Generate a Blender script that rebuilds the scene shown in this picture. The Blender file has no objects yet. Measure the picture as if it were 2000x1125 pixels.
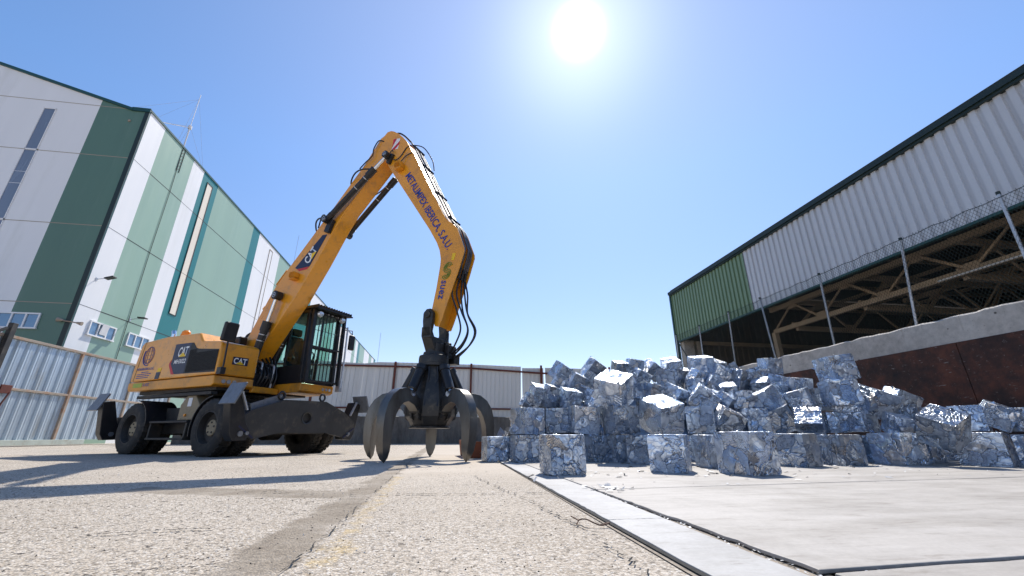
import bpy, math, random
from mathutils import Vector, Matrix, noise
R=math.radians
random.seed(7)
sc=bpy.context.scene
COL=sc.collection

# ---------------------------------------------------------------- camera
cam=bpy.data.cameras.new('camera'); camo=bpy.data.objects.new('camera',cam); COL.objects.link(camo)
cam.sensor_width=36.0; cam.lens=14.4; cam.clip_start=0.05; cam.clip_end=3000
CAMH=0.376
camo.location=(0,0,CAMH); camo.rotation_euler=(R(90+19.895),0,R(-8.95))
sc.camera=camo
# ---------------------------------------------------------------- sun, sky, exposure
SUN_EL=R(51.3); SUN_AZ=R(21.5)          # azimuth clockwise from +Y
SUNV=Vector((math.cos(SUN_EL)*math.sin(SUN_AZ),math.cos(SUN_EL)*math.cos(SUN_AZ),math.sin(SUN_EL)))
sl=bpy.data.lights.new('sun','SUN'); sl.energy=4.2; sl.angle=R(0.53); sl.color=(1.0,0.945,0.86)
so=bpy.data.objects.new('sun',sl); COL.objects.link(so)
so.rotation_euler=SUNV.to_track_quat('Z','Y').to_euler(); so.location=SUNV*60
w=bpy.data.worlds.new('World'); sc.world=w; w.use_nodes=True
nt=w.node_tree; nt.nodes.clear()
def wn(t,**k):
    n=nt.nodes.new(t)
    for a,b in k.items(): setattr(n,a,b)
    return n
wo=wn('ShaderNodeOutputWorld'); bg=wn('ShaderNodeBackground'); bg.inputs[1].default_value=0.145
sky=wn('ShaderNodeTexSky',sky_type='NISHITA'); sky.sun_disc=False; sky.sun_elevation=SUN_EL; sky.sun_rotation=SUN_AZ
sky.altitude=600; sky.air_density=0.92; sky.dust_density=0.12; sky.ozone_density=1.6
hue=wn('ShaderNodeMix',data_type='RGBA',blend_type='MULTIPLY'); hue.inputs[0].default_value=1.0; hsp=wn('ShaderNodeSeparateXYZ'); htc=wn('ShaderNodeTexCoord'); nt.links.new(htc.outputs['Generated'],hsp.inputs[0]); hmr=wn('ShaderNodeMapRange'); hmr.inputs[1].default_value=0.0; hmr.inputs[2].default_value=0.55; nt.links.new(hsp.outputs['Z'],hmr.inputs[0]); hcm=wn('ShaderNodeMix',data_type='RGBA'); nt.links.new(hmr.outputs[0],hcm.inputs[0]); hcm.inputs[6].default_value=(0.90,0.72,0.68,1); hcm.inputs[7].default_value=(0.77,0.96,1.10,1); nt.links.new(hcm.outputs[2],hue.inputs[7]); nt.links.new(sky.outputs[0],hue.inputs[6]); nt.links.new(hue.outputs[2],bg.inputs[0])
# the aureole of the sun in the sky: a function of the angle to the sun only
tc=wn('ShaderNodeTexCoord'); dt=wn('ShaderNodeVectorMath',operation='DOT_PRODUCT'); dt.inputs[1].default_value=SUNV
nm=wn('ShaderNodeVectorMath',operation='NORMALIZE'); nt.links.new(tc.outputs['Generated'],nm.inputs[0]); nt.links.new(nm.outputs[0],dt.inputs[0])
cl=wn('ShaderNodeMath',operation='MAXIMUM'); cl.inputs[1].default_value=0.0; nt.links.new(dt.outputs['Value'],cl.inputs[0])
def lobe(n_,amp):
    p=wn('ShaderNodeMath',operation='POWER'); p.inputs[1].default_value=n_; nt.links.new(cl.outputs[0],p.inputs[0])
    m=wn('ShaderNodeMath',operation='MULTIPLY'); m.inputs[1].default_value=amp; nt.links.new(p.outputs[0],m.inputs[0]); return m
a1=lobe(2400,4.0); a2=lobe(110,0.26); a3=lobe(5,0.0)
ad=wn('ShaderNodeMath',operation='ADD'); nt.links.new(a1.outputs[0],ad.inputs[0]); nt.links.new(a2.outputs[0],ad.inputs[1])
ad2=wn('ShaderNodeMath',operation='ADD'); nt.links.new(ad.outputs[0],ad2.inputs[0]); nt.links.new(a3.outputs[0],ad2.inputs[1])
bg2=wn('ShaderNodeBackground'); bg2.inputs[0].default_value=(1.0,0.985,0.97,1); nt.links.new(ad2.outputs[0],bg2.inputs[1])
a4=lobe(5,0.17); bg3=wn('ShaderNodeBackground'); bg3.inputs[0].default_value=(1.0,0.80,0.62,1); nt.links.new(a4.outputs[0],bg3.inputs[1]); as2=wn('ShaderNodeAddShader'); nt.links.new(bg2.outputs[0],as2.inputs[0]); nt.links.new(bg3.outputs[0],as2.inputs[1])
ash=wn('ShaderNodeAddShader'); nt.links.new(bg.outputs[0],ash.inputs[0]); nt.links.new(as2.outputs[0],ash.inputs[1]); nt.links.new(ash.outputs[0],wo.inputs[0])
sc.view_settings.view_transform='Standard'; sc.view_settings.look='None'; sc.view_settings.gamma=1.0
sc.view_settings.exposure=0.45
sc.cycles.max_bounces=8; sc.cycles.diffuse_bounces=4; sc.cycles.glossy_bounces=4; sc.cycles.transparent_max_bounces=16
sc.cycles.caustics_reflective=False; sc.cycles.caustics_refractive=False; sc.cycles.sample_clamp_indirect=6

# ---------------------------------------------------------------- materials
def lk(t,a,b): t.links.new(a,b)
def newmat(name):
    m=bpy.data.materials.new(name); m.use_nodes=True; t=m.node_tree; b=t.nodes['Principled BSDF']; return m,t,b
def nz(t,scale,detail=4,rough=0.6,src=None,dims='3D',vec=None):
    n=t.nodes.new('ShaderNodeTexNoise'); n.inputs['Scale'].default_value=scale; n.inputs['Detail'].default_value=detail; n.inputs['Roughness'].default_value=rough
    if src is not None: lk(t,src,n.inputs['Vector'])
    return n
def ramp(t,fac,stops):
    r=t.nodes.new('ShaderNodeValToRGB'); e=r.color_ramp.elements
    while len(e)<len(stops): e.new(0.5)
    for i,(p,c) in enumerate(stops):
        e[i].position=p; e[i].color=(c[0],c[1],c[2],1) if len(c)==3 else c
    lk(t,fac,r.inputs[0]); return r
def mix(t,fac,a,b,mode='MIX'):
    m=t.nodes.new('ShaderNodeMix'); m.data_type='RGBA'; m.blend_type=mode
    for s,v in ((0,fac),(6,a),(7,b)):
        if hasattr(v,'is_output') or hasattr(v,'links'): lk(t,v,m.inputs[s])
        elif s==0: m.inputs[0].default_value=v
        else: m.inputs[s].default_value=(v[0],v[1],v[2],1)
    return m.outputs[2]
def bump(t,b,h,strength=0.3,dist=0.02):
    n=t.nodes.new('ShaderNodeBump'); n.inputs['Strength'].default_value=strength; n.inputs['Distance'].default_value=dist
    lk(t,h,n.inputs['Height']); lk(t,n.outputs[0],b.inputs['Normal']); return n
def coords(t,scale=(1,1,1),space='Object'):
    c=t.nodes.new('ShaderNodeTexCoord'); mp=t.nodes.new('ShaderNodeMapping'); mp.inputs['Scale'].default_value=scale
    lk(t,c.outputs[space],mp.inputs['Vector']); return mp.outputs[0]
def pm(name,col,rough=0.6,metal=0.0,var=0.12,scale=2.0,bmp=0.0,bscale=40.0,dirt=None,dirt_amt=0.5,dirt_scale=3.0,stretch=(1,1,1),spec=0.5,coat=0.0):
    m,t,b=newmat(name); v=coords(t,stretch)
    n=nz(t,scale,5,0.65,v)
    lo=[c*(1-var) for c in col]; hi=[min(1,c*(1+var)) for c in col]
    out=ramp(t,n.outputs[0],[(0.3,lo),(0.7,hi)]).outputs[0]
    if dirt:
        n2=nz(t,dirt_scale,8,0.7,v); k=ramp(t,n2.outputs[0],[(0.62-0.3*dirt_amt,(0,0,0)),(0.85-0.25*dirt_amt,(1,1,1))])
        out=mix(t,k.outputs[0],out,dirt)
    lk(t,out,b.inputs['Base Color'])
    b.inputs['Metallic'].default_value=metal; b.inputs['Specular IOR Level'].default_value=spec
    rr=t.nodes.new('ShaderNodeMapRange'); rr.inputs[3].default_value=max(0.03,rough-0.1); rr.inputs[4].default_value=min(1,rough+0.12)
    n3=nz(t,scale*4,4,0.6,v); lk(t,n3.outputs[0],rr.inputs[0]); lk(t,rr.outputs[0],b.inputs['Roughness'])
    if coat: b.inputs['Coat Weight'].default_value=coat; b.inputs['Coat Roughness'].default_value=0.12
    if bmp:
        n4=nz(t,bscale,5,0.6,v); bump(t,b,n4.outputs[0],bmp,0.01)
    return m
M={}
M['yellow']=pm('yellow_paint',(0.80,0.335,0.014),0.30,0,0.09,1.2,dirt=(0.40,0.19,0.045),dirt_amt=0.36,dirt_scale=3.2,coat=0.5,bmp=0.03,bscale=6)
M['yellow2']=pm('yellow_paint_worn',(0.74,0.31,0.018),0.42,0,0.12,1.6,dirt=(0.28,0.15,0.05),dirt_amt=0.40,dirt_scale=2.2,coat=0.2,bmp=0.05,bscale=10)
M['black']=pm('black_paint',(0.012,0.012,0.014),0.42,0,0.25,3,dirt=(0.045,0.038,0.03),dirt_amt=0.3,dirt_scale=4,bmp=0.05)
M['dark']=pm('dark_chassis',(0.022,0.021,0.020),0.6,0,0.3,3,dirt=(0.075,0.062,0.047),dirt_amt=0.4,dirt_scale=3,bmp=0.1)
M['blade']=pm('blade_steel',(0.034,0.034,0.034),0.5,0.1,0.3,2.0,dirt=(0.12,0.10,0.07),dirt_amt=0.27,dirt_scale=4,bmp=0.1,bscale=20)
M['pad']=pm('worn_pad_steel',(0.22,0.24,0.27),0.45,0.55,0.3,6,dirt=(0.10,0.09,0.08),dirt_amt=0.4,dirt_scale=6,bmp=0.15)
M['grap']=pm('grapple_steel',(0.035,0.034,0.033),0.42,0.35,0.3,3,dirt=(0.17,0.14,0.10),dirt_amt=0.30,dirt_scale=4,bmp=0.12,bscale=18)
M['tine']=pm('tine_steel',(0.14,0.133,0.122),0.34,0.75,0.35,3,dirt=(0.10,0.08,0.06),dirt_amt=0.38,dirt_scale=5,bmp=0.2,bscale=14,stretch=(1,1,0.35))
M['tyre']=pm('tyre_rubber',(0.020,0.019,0.018),0.75,0,0.25,5,dirt=(0.085,0.068,0.05),dirt_amt=0.42,dirt_scale=6,bmp=0.25,bscale=30)
M['hub']=pm('hub_tan',(0.30,0.24,0.15),0.6,0,0.2,8,dirt=(0.10,0.08,0.06),dirt_amt=0.35,dirt_scale=8)
M['chrome']=pm('chrome_rod',(0.75,0.77,0.80),0.12,1.0,0.05,4)
M['pipe']=pm('steel_pipe',(0.11,0.115,0.13),0.5,0.5,0.25,6)
M['rubber']=pm('hose_rubber',(0.012,0.013,0.018),0.38,0,0.2,8)
M['navy']=pm('navy_decal',(0.010,0.014,0.050),0.35,0,0.1,4)
M['grille']=pm('grille_black',(0.018,0.017,0.017),0.5,0,0.3,12,bmp=0.3,bscale=90)
M['white']=pm('white_decal',(0.80,0.80,0.80),0.4,0,0.04,4)
M['blue']=pm('blue_decal',(0.020,0.055,0.30),0.45,0,0.1,4)
M['red']=pm('red_decal',(0.55,0.02,0.03),0.4,0,0.1,4)
M['cyellow']=pm('bright_yellow_decal',(0.85,0.55,0.01),0.4,0,0.05,4)
M['lime']=pm('lime_decal',(0.35,0.42,0.03),0.4,0,0.06,4)
M['olive']=pm('olive_decal',(0.20,0.24,0.03),0.5,0,0.05,4)
M['amber']=pm('amber_plastic',(0.75,0.26,0.01),0.2,0,0.1,6)
M['lampglass']=pm('lamp_glass',(0.75,0.76,0.78),0.1,0.6,0.1,10)
M['galv']=pm('galvanised_steel',(0.46,0.48,0.51),0.42,0.7,0.2,6,bmp=0.05)
M['rust']=pm('rust_paint',(0.115,0.026,0.016),0.7,0,0.25,3,dirt=(0.08,0.045,0.03),dirt_amt=0.3)
M['rustframe']=pm('rusty_frame',(0.36,0.30,0.24),0.7,0,0.2,2,dirt=(0.30,0.13,0.05),dirt_amt=0.5,dirt_scale=2)
M['truss']=pm('tan_truss_paint',(0.44,0.335,0.23),0.65,0,0.15,2,dirt=(0.28,0.20,0.14),dirt_amt=0.3)
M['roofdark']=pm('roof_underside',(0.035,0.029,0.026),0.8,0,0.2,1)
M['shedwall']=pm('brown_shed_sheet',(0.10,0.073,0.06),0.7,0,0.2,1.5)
M['cladw']=pm('white_cladding',(0.56,0.585,0.62),0.38,0,0.05,0.8,dirt=(0.5,0.5,0.5),dirt_amt=0.2,dirt_scale=0.6,stretch=(1,1,0.2))
M['cladg']=pm('green_cladding',(0.175,0.27,0.16),0.42,0,0.07,0.8,stretch=(1,1,0.2))
M['trim']=pm('dark_green_trim',(0.010,0.062,0.058),0.4,0,0.12,1)
M['trimk']=pm('green_black_trim',(0.008,0.022,0.020),0.5,0,0.12,1)
st=(1,1,0.12)
M['pw']=pm('white_panel',(0.78,0.79,0.80),0.42,0,0.035,0.5,stretch=st,dirt=(0.68,0.69,0.68),dirt_amt=0.25,dirt_scale=0.7)
M['ppale']=pm('pale_green_panel',(0.26,0.395,0.315),0.42,0,0.05,0.5,stretch=st,dirt=(0.30,0.435,0.36),dirt_amt=0.3,dirt_scale=0.8)
M['pteal']=pm('teal_panel',(0.004,0.165,0.175),0.42,0,0.06,0.5,stretch=st)
M['pdark']=pm('dark_green_panel',(0.095,0.185,0.14),0.45,0,0.07,0.6,stretch=st,dirt=(0.125,0.215,0.17),dirt_amt=0.3,dirt_scale=1.0)
M['cream']=pm('translucent_strip',(0.80,0.73,0.60),0.3,0,0.05,0.6,stretch=st)
M['wframe']=pm('white_frame',(0.80,0.80,0.80),0.4,0,0.04,2)
M['joint']=pm('dark_joint',(0.02,0.024,0.026),0.6,0,0.2,2)
M['jointb']=pm('beige_joint',(0.33,0.28,0.22),0.6,0,0.1,2)
M['bluepane']=pm('blue_strip_pane',(0.15,0.19,0.26),0.25,0.0,0.2,0.5,spec=0.8,stretch=st)
M['gatesheet']=pm('gate_sheet',(0.42,0.50,0.57),0.36,0.3,0.12,1.5,stretch=(1,1,0.25),dirt=(0.30,0.30,0.28),dirt_amt=0.25,dirt_scale=2)
M['kerbgreen']=pm('pale_gate_rail',(0.42,0.47,0.42),0.6,0,0.15,2,dirt=(0.3,0.24,0.17),dirt_amt=0.3)
M['fence']=pm('grey_fence_sheet',(0.64,0.645,0.62),0.5,0,0.06,0.8,stretch=(1,1,0.2),dirt=(0.52,0.52,0.48),dirt_amt=0.32,dirt_scale=1.0)
M['skin']=pm('seat_fabric',(0.03,0.03,0.033),0.8,0,0.2,6)
M['rust_orange']=pm('rust_orange',(0.26,0.075,0.03),0.75,0,0.3,4,dirt=(0.10,0.04,0.025),dirt_amt=0.4)
M['rebar']=pm('rusty_wire',(0.10,0.05,0.03),0.7,0.2,0.3,20)

def glassmat():
    m,t,b=newmat('tinted_glass'); t.nodes.remove(b); o=[n for n in t.nodes if n.type=='OUTPUT_MATERIAL'][0]
    tr=t.nodes.new('ShaderNodeBsdfTransparent'); tr.inputs[0].default_value=(0.84,0.97,0.94,1)
    gl=t.nodes.new('ShaderNodeBsdfGlossy'); gl.inputs['Roughness'].default_value=0.02; gl.inputs[0].default_value=(1,1,1,1)
    fr=t.nodes.new('ShaderNodeValue'); fr.outputs[0].default_value=0.07
    mx=t.nodes.new('ShaderNodeMixShader'); lk(t,fr.outputs[0],mx.inputs[0]); lk(t,tr.outputs[0],mx.inputs[1]); lk(t,gl.outputs[0],mx.inputs[2]); lk(t,mx.outputs[0],o.inputs[0]); return m
M['glass']=glassmat()
def windowmat():
    m,t,b=newmat('window_glass'); b.inputs['Base Color'].default_value=(0.03,0.07,0.12,1); b.inputs['Roughness'].default_value=0.04; b.inputs['Specular IOR Level'].default_value=1.0; b.inputs['Metallic'].default_value=0.35
    b.inputs['Base Color'].default_value=(0.16,0.26,0.36,1); return m
M['window']=windowmat()

def concretemat(name,base,stain,light,scale=1.0,vert=False,pits=True):
    m,t,b=newmat(name); v=coords(t,(1,1,0.35) if vert else (1,1,1))
    n1=nz(t,1.3*scale,8,0.7,v); n2=nz(t,9*scale,6,0.7,v)
    c=ramp(t,n1.outputs[0],[(0.28,stain),(0.5,base),(0.72,light)]).outputs[0]
    k=ramp(t,n2.outputs[0],[(0.35,(0.72,0.72,0.72)),(0.6,(1,1,1))]).outputs[0]
    c=mix(t,0.75,c,k,'MULTIPLY')
    if pits:
        c0=t.nodes.new('ShaderNodeTexCoord'); vo=t.nodes.new('ShaderNodeTexVoronoi'); vo.inputs['Scale'].default_value=3.6; lk(t,c0.outputs['Object'],vo.inputs['Vector'])
        p=ramp(t,vo.outputs['Distance'],[(0.045,(0.12,0.11,0.10)),(0.085,(1,1,1))]).outputs[0]; c=mix(t,0.9,c,p,'MULTIPLY')
        vo2=t.nodes.new('ShaderNodeTexVoronoi'); vo2.inputs['Scale'].default_value=17; lk(t,c0.outputs['Object'],vo2.inputs['Vector'])
        p2=ramp(t,vo2.outputs['Distance'],[(0.07,(0.35,0.33,0.3)),(0.13,(1,1,1))]).outputs[0]; c=mix(t,0.6,c,p2,'MULTIPLY')
    lk(t,c,b.inputs['Base Color']); b.inputs['Roughness'].default_value=0.85
    n3=nz(t,26*scale,6,0.7,v); bump(t,b,n3.outputs[0],0.5,0.012); return m
M['cap']=concretemat('wall_cap_concrete',(0.55,0.505,0.45),(0.36,0.32,0.275),(0.66,0.62,0.56))
M['base']=concretemat('stained_base_concrete',(0.17,0.15,0.125),(0.075,0.065,0.055),(0.25,0.225,0.19),1.2,True,False)
def rustplate():
    m,t,b=newmat('rust_plate'); v=coords(t)
    n1=nz(t,1.6,9,0.72,v); c=ramp(t,n1.outputs[0],[(0.32,(0.012,0.010,0.011)),(0.47,(0.055,0.024,0.018)),(0.62,(0.135,0.045,0.026))]).outputs[0]
    n2=nz(t,14,8,0.8,v); k=ramp(t,n2.outputs[0],[(0.60,(0,0,0)),(0.68,(1,1,1))]).outputs[0]; c=mix(t,k,c,(0.22,0.18,0.165))
    vs=coords(t,(1,1.2,7)); vs2=nz(t,5,3,0.6,vs); k2=ramp(t,vs2.outputs[0],[(0.67,(0,0,0)),(0.71,(1,1,1))]).outputs[0]; c=mix(t,k2,c,(0.24,0.20,0.185))
    lk(t,c,b.inputs['Base Color']); b.inputs['Metallic'].default_value=0.35; b.inputs['Roughness'].default_value=0.55
    bump(t,b,n1.outputs[0],0.4,0.03); return m
M['rustplate']=rustplate()

def groundmat():
    m,t,b=newmat('yard_ground'); geo=t.nodes.new('ShaderNodeNewGeometry'); pos=geo.outputs['Position']
    sep=t.nodes.new('ShaderNodeSeparateXYZ'); lk(t,pos,sep.inputs[0])
    # coarse exposed aggregate
    vo=t.nodes.new('ShaderNodeTexVoronoi'); vo.inputs['Scale'].default_value=125; lk(t,pos,vo.inputs['Vector'])
    hs=t.nodes.new('ShaderNodeSeparateColor'); lk(t,vo.outputs['Color'],hs.inputs[0])
    stones=ramp(t,hs.outputs[0],[(0.0,(0.38,0.32,0.25)),(0.4,(0.54,0.47,0.385)),(0.8,(0.67,0.60,0.51)),(1.0,(0.80,0.76,0.70))]).outputs[0]
    gaps=ramp(t,vo.outputs['Distance'],[(0.0,(1,1,1)),(0.5,(0.95,0.95,0.95)),(0.85,(0.50,0.48,0.46))]).outputs[0]
    agg=mix(t,0.8,stones,gaps,'MULTIPLY')
    vd=t.nodes.new('ShaderNodeTexVoronoi'); vd.inputs['Scale'].default_value=36; lk(t,pos,vd.inputs['Vector'])
    cd=t.nodes.new('ShaderNodeSeparateColor'); lk(t,vd.outputs['Color'],cd.inputs[0])
    pz=nz(t,46,7,0.72,pos); pl_=nz(t,2.2,5,0.7,pos); pk=ramp(t,pz.outputs[0],[(0.545,(0,0,0)),(0.585,(1,1,1))]).outputs[0]; pk=mix(t,1.0,pk,ramp(t,pl_.outputs[0],[(0.38,(0.25,0.25,0.25)),(0.6,(1,1,1))]).outputs[0],'MULTIPLY')
    pz2=nz(t,17,6,0.7,pos); pk2=ramp(t,pz2.outputs[0],[(0.60,(0,0,0)),(0.635,(1,1,1))]).outputs[0]; pk=mix(t,1.0,pk,pk2,'LIGHTEN')
    dd=ramp(t,vd.outputs['Distance'],[(0.26,(1,1,1)),(0.42,(0,0,0))]).outputs[0]
    pits=pk
    # smoother cementitious patches
    sm=nz(t,0.55,7,0.7,pos); patch=ramp(t,sm.outputs[0],[(0.46,(0,0,0)),(0.60,(1,1,1))]).outputs[0]
    n5=nz(t,30,5,0.7,pos); cem=ramp(t,n5.outputs[0],[(0.3,(0.47,0.41,0.335)),(0.7,(0.60,0.53,0.45))]).outputs[0]
    # beyond the near yard the aggregate is worn smooth
    far=t.nodes.new('ShaderNodeMapRange'); far.inputs[1].default_value=3.2; far.inputs[2].default_value=5.5; lk(t,sep.outputs['Y'],far.inputs[0])
    xr=t.nodes.new('ShaderNodeMapRange'); xr.inputs[1].default_value=-2.2; xr.inputs[2].default_value=-0.2; lk(t,sep.outputs['X'],xr.inputs[0])
    mm=t.nodes.new('ShaderNodeMath'); mm.operation='MULTIPLY'; lk(t,far.outputs[0],mm.inputs[0]); lk(t,xr.outputs[0],mm.inputs[1])
    mx=t.nodes.new('ShaderNodeMath'); mx.operation='MAXIMUM'; lk(t,mm.outputs[0],mx.inputs[0])
    hp=t.nodes.new('ShaderNodeMath'); hp.operation='MULTIPLY'; hp.inputs[1].default_value=0.55; lk(t,patch,hp.inputs[0]); lk(t,hp.outputs[0],mx.inputs[1])
    c=mix(t,mx.outputs[0],agg,cem)
    def MM(op,a,b_):
        n=t.nodes.new('ShaderNodeMath'); n.operation=op; n.use_clamp=False
        for i,x in enumerate((a,b_)):
            if isinstance(x,(int,float)): n.inputs[i].default_value=x
            else: lk(t,x,n.inputs[i])
        return n.outputs[0]
    ns1=nz(t,2.6,8,0.72,pos); ns2=nz(t,11,5,0.7,pos)
    edge=MM('ADD',MM('MULTIPLY',MM('SUBTRACT',ns1.outputs[0],0.5),0.34),MM('MULTIPLY',MM('SUBTRACT',ns2.outputs[0],0.5),0.10))
    dist=MM('ADD',MM('ABSOLUTE',MM('ADD',sep.outputs['X'],MM('SUBTRACT',0.565,MM('MULTIPLY',sep.outputs['Y'],0.004))),0.0),edge)
    smk=ramp(t,dist,[(0.085,(1,1,1)),(0.125,(0,0,0))]).outputs[0]
    bx_=MM('MULTIPLY',MM('LESS_THAN',sep.outputs['X'],-0.5),MM('GREATER_THAN',sep.outputs['X'],-2.3))
    dist2=MM('ADD',MM('ABSOLUTE',MM('SUBTRACT',sep.outputs['Y'],MM('SUBTRACT',3.05,MM('MULTIPLY',sep.outputs['X'],0.32))),0.0),edge)
    smk2=mix(t,1.0,ramp(t,dist2,[(0.14,(1,1,1)),(0.22,(0,0,0))]).outputs[0],bx_,'MULTIPLY'); smk=mix(t,1.0,smk,smk2,'LIGHTEN')
    smc=ramp(t,ns1.outputs[0],[(0.30,(0.27,0.225,0.175)),(0.5,(0.36,0.31,0.25)),(0.70,(0.47,0.415,0.35))]).outputs[0]
    smc=mix(t,0.6,smc,ramp(t,n5.outputs[0],[(0.32,(0.7,0.68,0.66)),(0.6,(1,1,1))]).outputs[0],'MULTIPLY'); c=mix(t,smk,c,smc)
    yd=MM('ABSOLUTE',MM('ADD',sep.outputs['X'],MM('ADD',0.30,MM('MULTIPLY',sep.outputs['Y'],0.028))),0.0); ywin=MM('MULTIPLY',MM('LESS_THAN',sep.outputs['Y'],4.6),MM('GREATER_THAN',sep.outputs['Y'],1.35))
    yk=MM('MULTIPLY',MM('MULTIPLY',MM('LESS_THAN',MM('ADD',yd,edge),0.045),ywin),ramp(t,ns2.outputs[0],[(0.44,(0,0,0)),(0.62,(0.5,0.5,0.5))]).outputs[0]); c=mix(t,yk,c,(0.60,0.43,0.17))
    pf=MM('MULTIPLY',MM('MULTIPLY',pits,MM('SUBTRACT',1.0,MM('MULTIPLY',smk,0.75))),MM('SUBTRACT',1.0,MM('MULTIPLY',mm.outputs[0],0.85))); pf=MM('MULTIPLY',pf,MM('SUBTRACT',1.0,MM('MULTIPLY',MM('GREATER_THAN',sep.outputs['X'],-0.42),0.45))); c=mix(t,pf,c,(0.035,0.032,0.032))
    big=nz(t,0.9,6,0.65,pos); c=mix(t,0.7,c,ramp(t,big.outputs[0],[(0.3,(0.82,0.80,0.77)),(0.62,(1,1,1))]).outputs[0],'MULTIPLY')
    lk(t,c,b.inputs['Base Color']); b.inputs['Roughness'].default_value=0.9; b.inputs['Specular IOR Level'].default_value=0.25
    hb=t.nodes.new('ShaderNodeMath'); hb.operation='SUBTRACT'; hb.inputs[0].default_value=1.0; lk(t,vo.outputs['Distance'],hb.inputs[1])
    hb2=t.nodes.new('ShaderNodeMath'); hb2.operation='SUBTRACT'; lk(t,hb.outputs[0],hb2.inputs[0]); lk(t,pits,hb2.inputs[1])
    ms=t.nodes.new('ShaderNodeMath'); ms.operation='SUBTRACT'; ms.inputs[0].default_value=1.0; lk(t,mx.outputs[0],ms.inputs[1])
    hm=t.nodes.new('ShaderNodeMath'); hm.operation='MULTIPLY'; lk(t,hb2.outputs[0],hm.inputs[0]); lk(t,ms.outputs[0],hm.inputs[1])
    bump(t,b,hm.outputs[0],0.55,0.012); return m
M['ground']=groundmat()
def slabmat(name,base,lo,hi,stretch,flakes=0.0):
    m,t,b=newmat(name); geo=t.nodes.new('ShaderNodeNewGeometry'); mp=t.nodes.new('ShaderNodeMapping'); mp.inputs['Scale'].default_value=stretch; mp.inputs['Rotation'].default_value=(0,0,R(14)); lk(t,geo.outputs['Position'],mp.inputs[0]); v=mp.outputs[0]
    n1=nz(t,1.6,9,0.72,v); c=ramp(t,n1.outputs[0],[(0.25,lo),(0.5,base),(0.75,hi)]).outputs[0]
    n2=nz(t,5.0,8,0.75,v); k=ramp(t,n2.outputs[0],[(0.30,(0.55,0.50,0.45)),(0.44,(1,1,1))]).outputs[0]; c=mix(t,0.75,c,k,'MULTIPLY'); n6=nz(t,1.1,6,0.75,geo.outputs['Position']); c=mix(t,0.8,c,ramp(t,n6.outputs[0],[(0.34,(0.72,0.71,0.70)),(0.55,(1,1,1))]).outputs[0],'MULTIPLY')
    n3=nz(t,60,4,0.7,geo.outputs['Position']); c=mix(t,0.35,c,ramp(t,n3.outputs[0],[(0.35,(0.75,0.75,0.75)),(0.6,(1,1,1))]).outputs[0],'MULTIPLY')
    vo=t.nodes.new('ShaderNodeTexVoronoi'); vo.inputs['Scale'].default_value=6; lk(t,geo.outputs['Position'],vo.inputs['Vector'])
    lk(t,c,b.inputs['Base Color']); b.inputs['Roughness'].default_value=0.62; b.inputs['Specular IOR Level'].default_value=0.4
    bump(t,b,n3.outputs[0],0.15,0.004); return m
M['slab']=slabmat('slab_concrete',(0.43,0.40,0.365),(0.31,0.28,0.245),(0.505,0.475,0.44),(0.55,3.0,1))
M['strip']=slabmat('strip_concrete',(0.46,0.45,0.435),(0.39,0.375,0.355),(0.50,0.49,0.48),(1.5,5,1))
M['smear']=slabmat('mortar_smear',(0.41,0.37,0.32),(0.31,0.275,0.235),(0.49,0.455,0.405),(2.6,1.4,1))
M['trench']=pm('trench_dirt',(0.30,0.25,0.195),0.9,0,0.4,20,bmp=0.6,bscale=60)
M['gapblack']=pm('dark_gap',(0.012,0.011,0.010),0.9,0,0.2,6)
M['yelpaint']=pm('faded_yellow_marking',(0.58,0.47,0.27),0.8,0,0.2,14)

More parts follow.
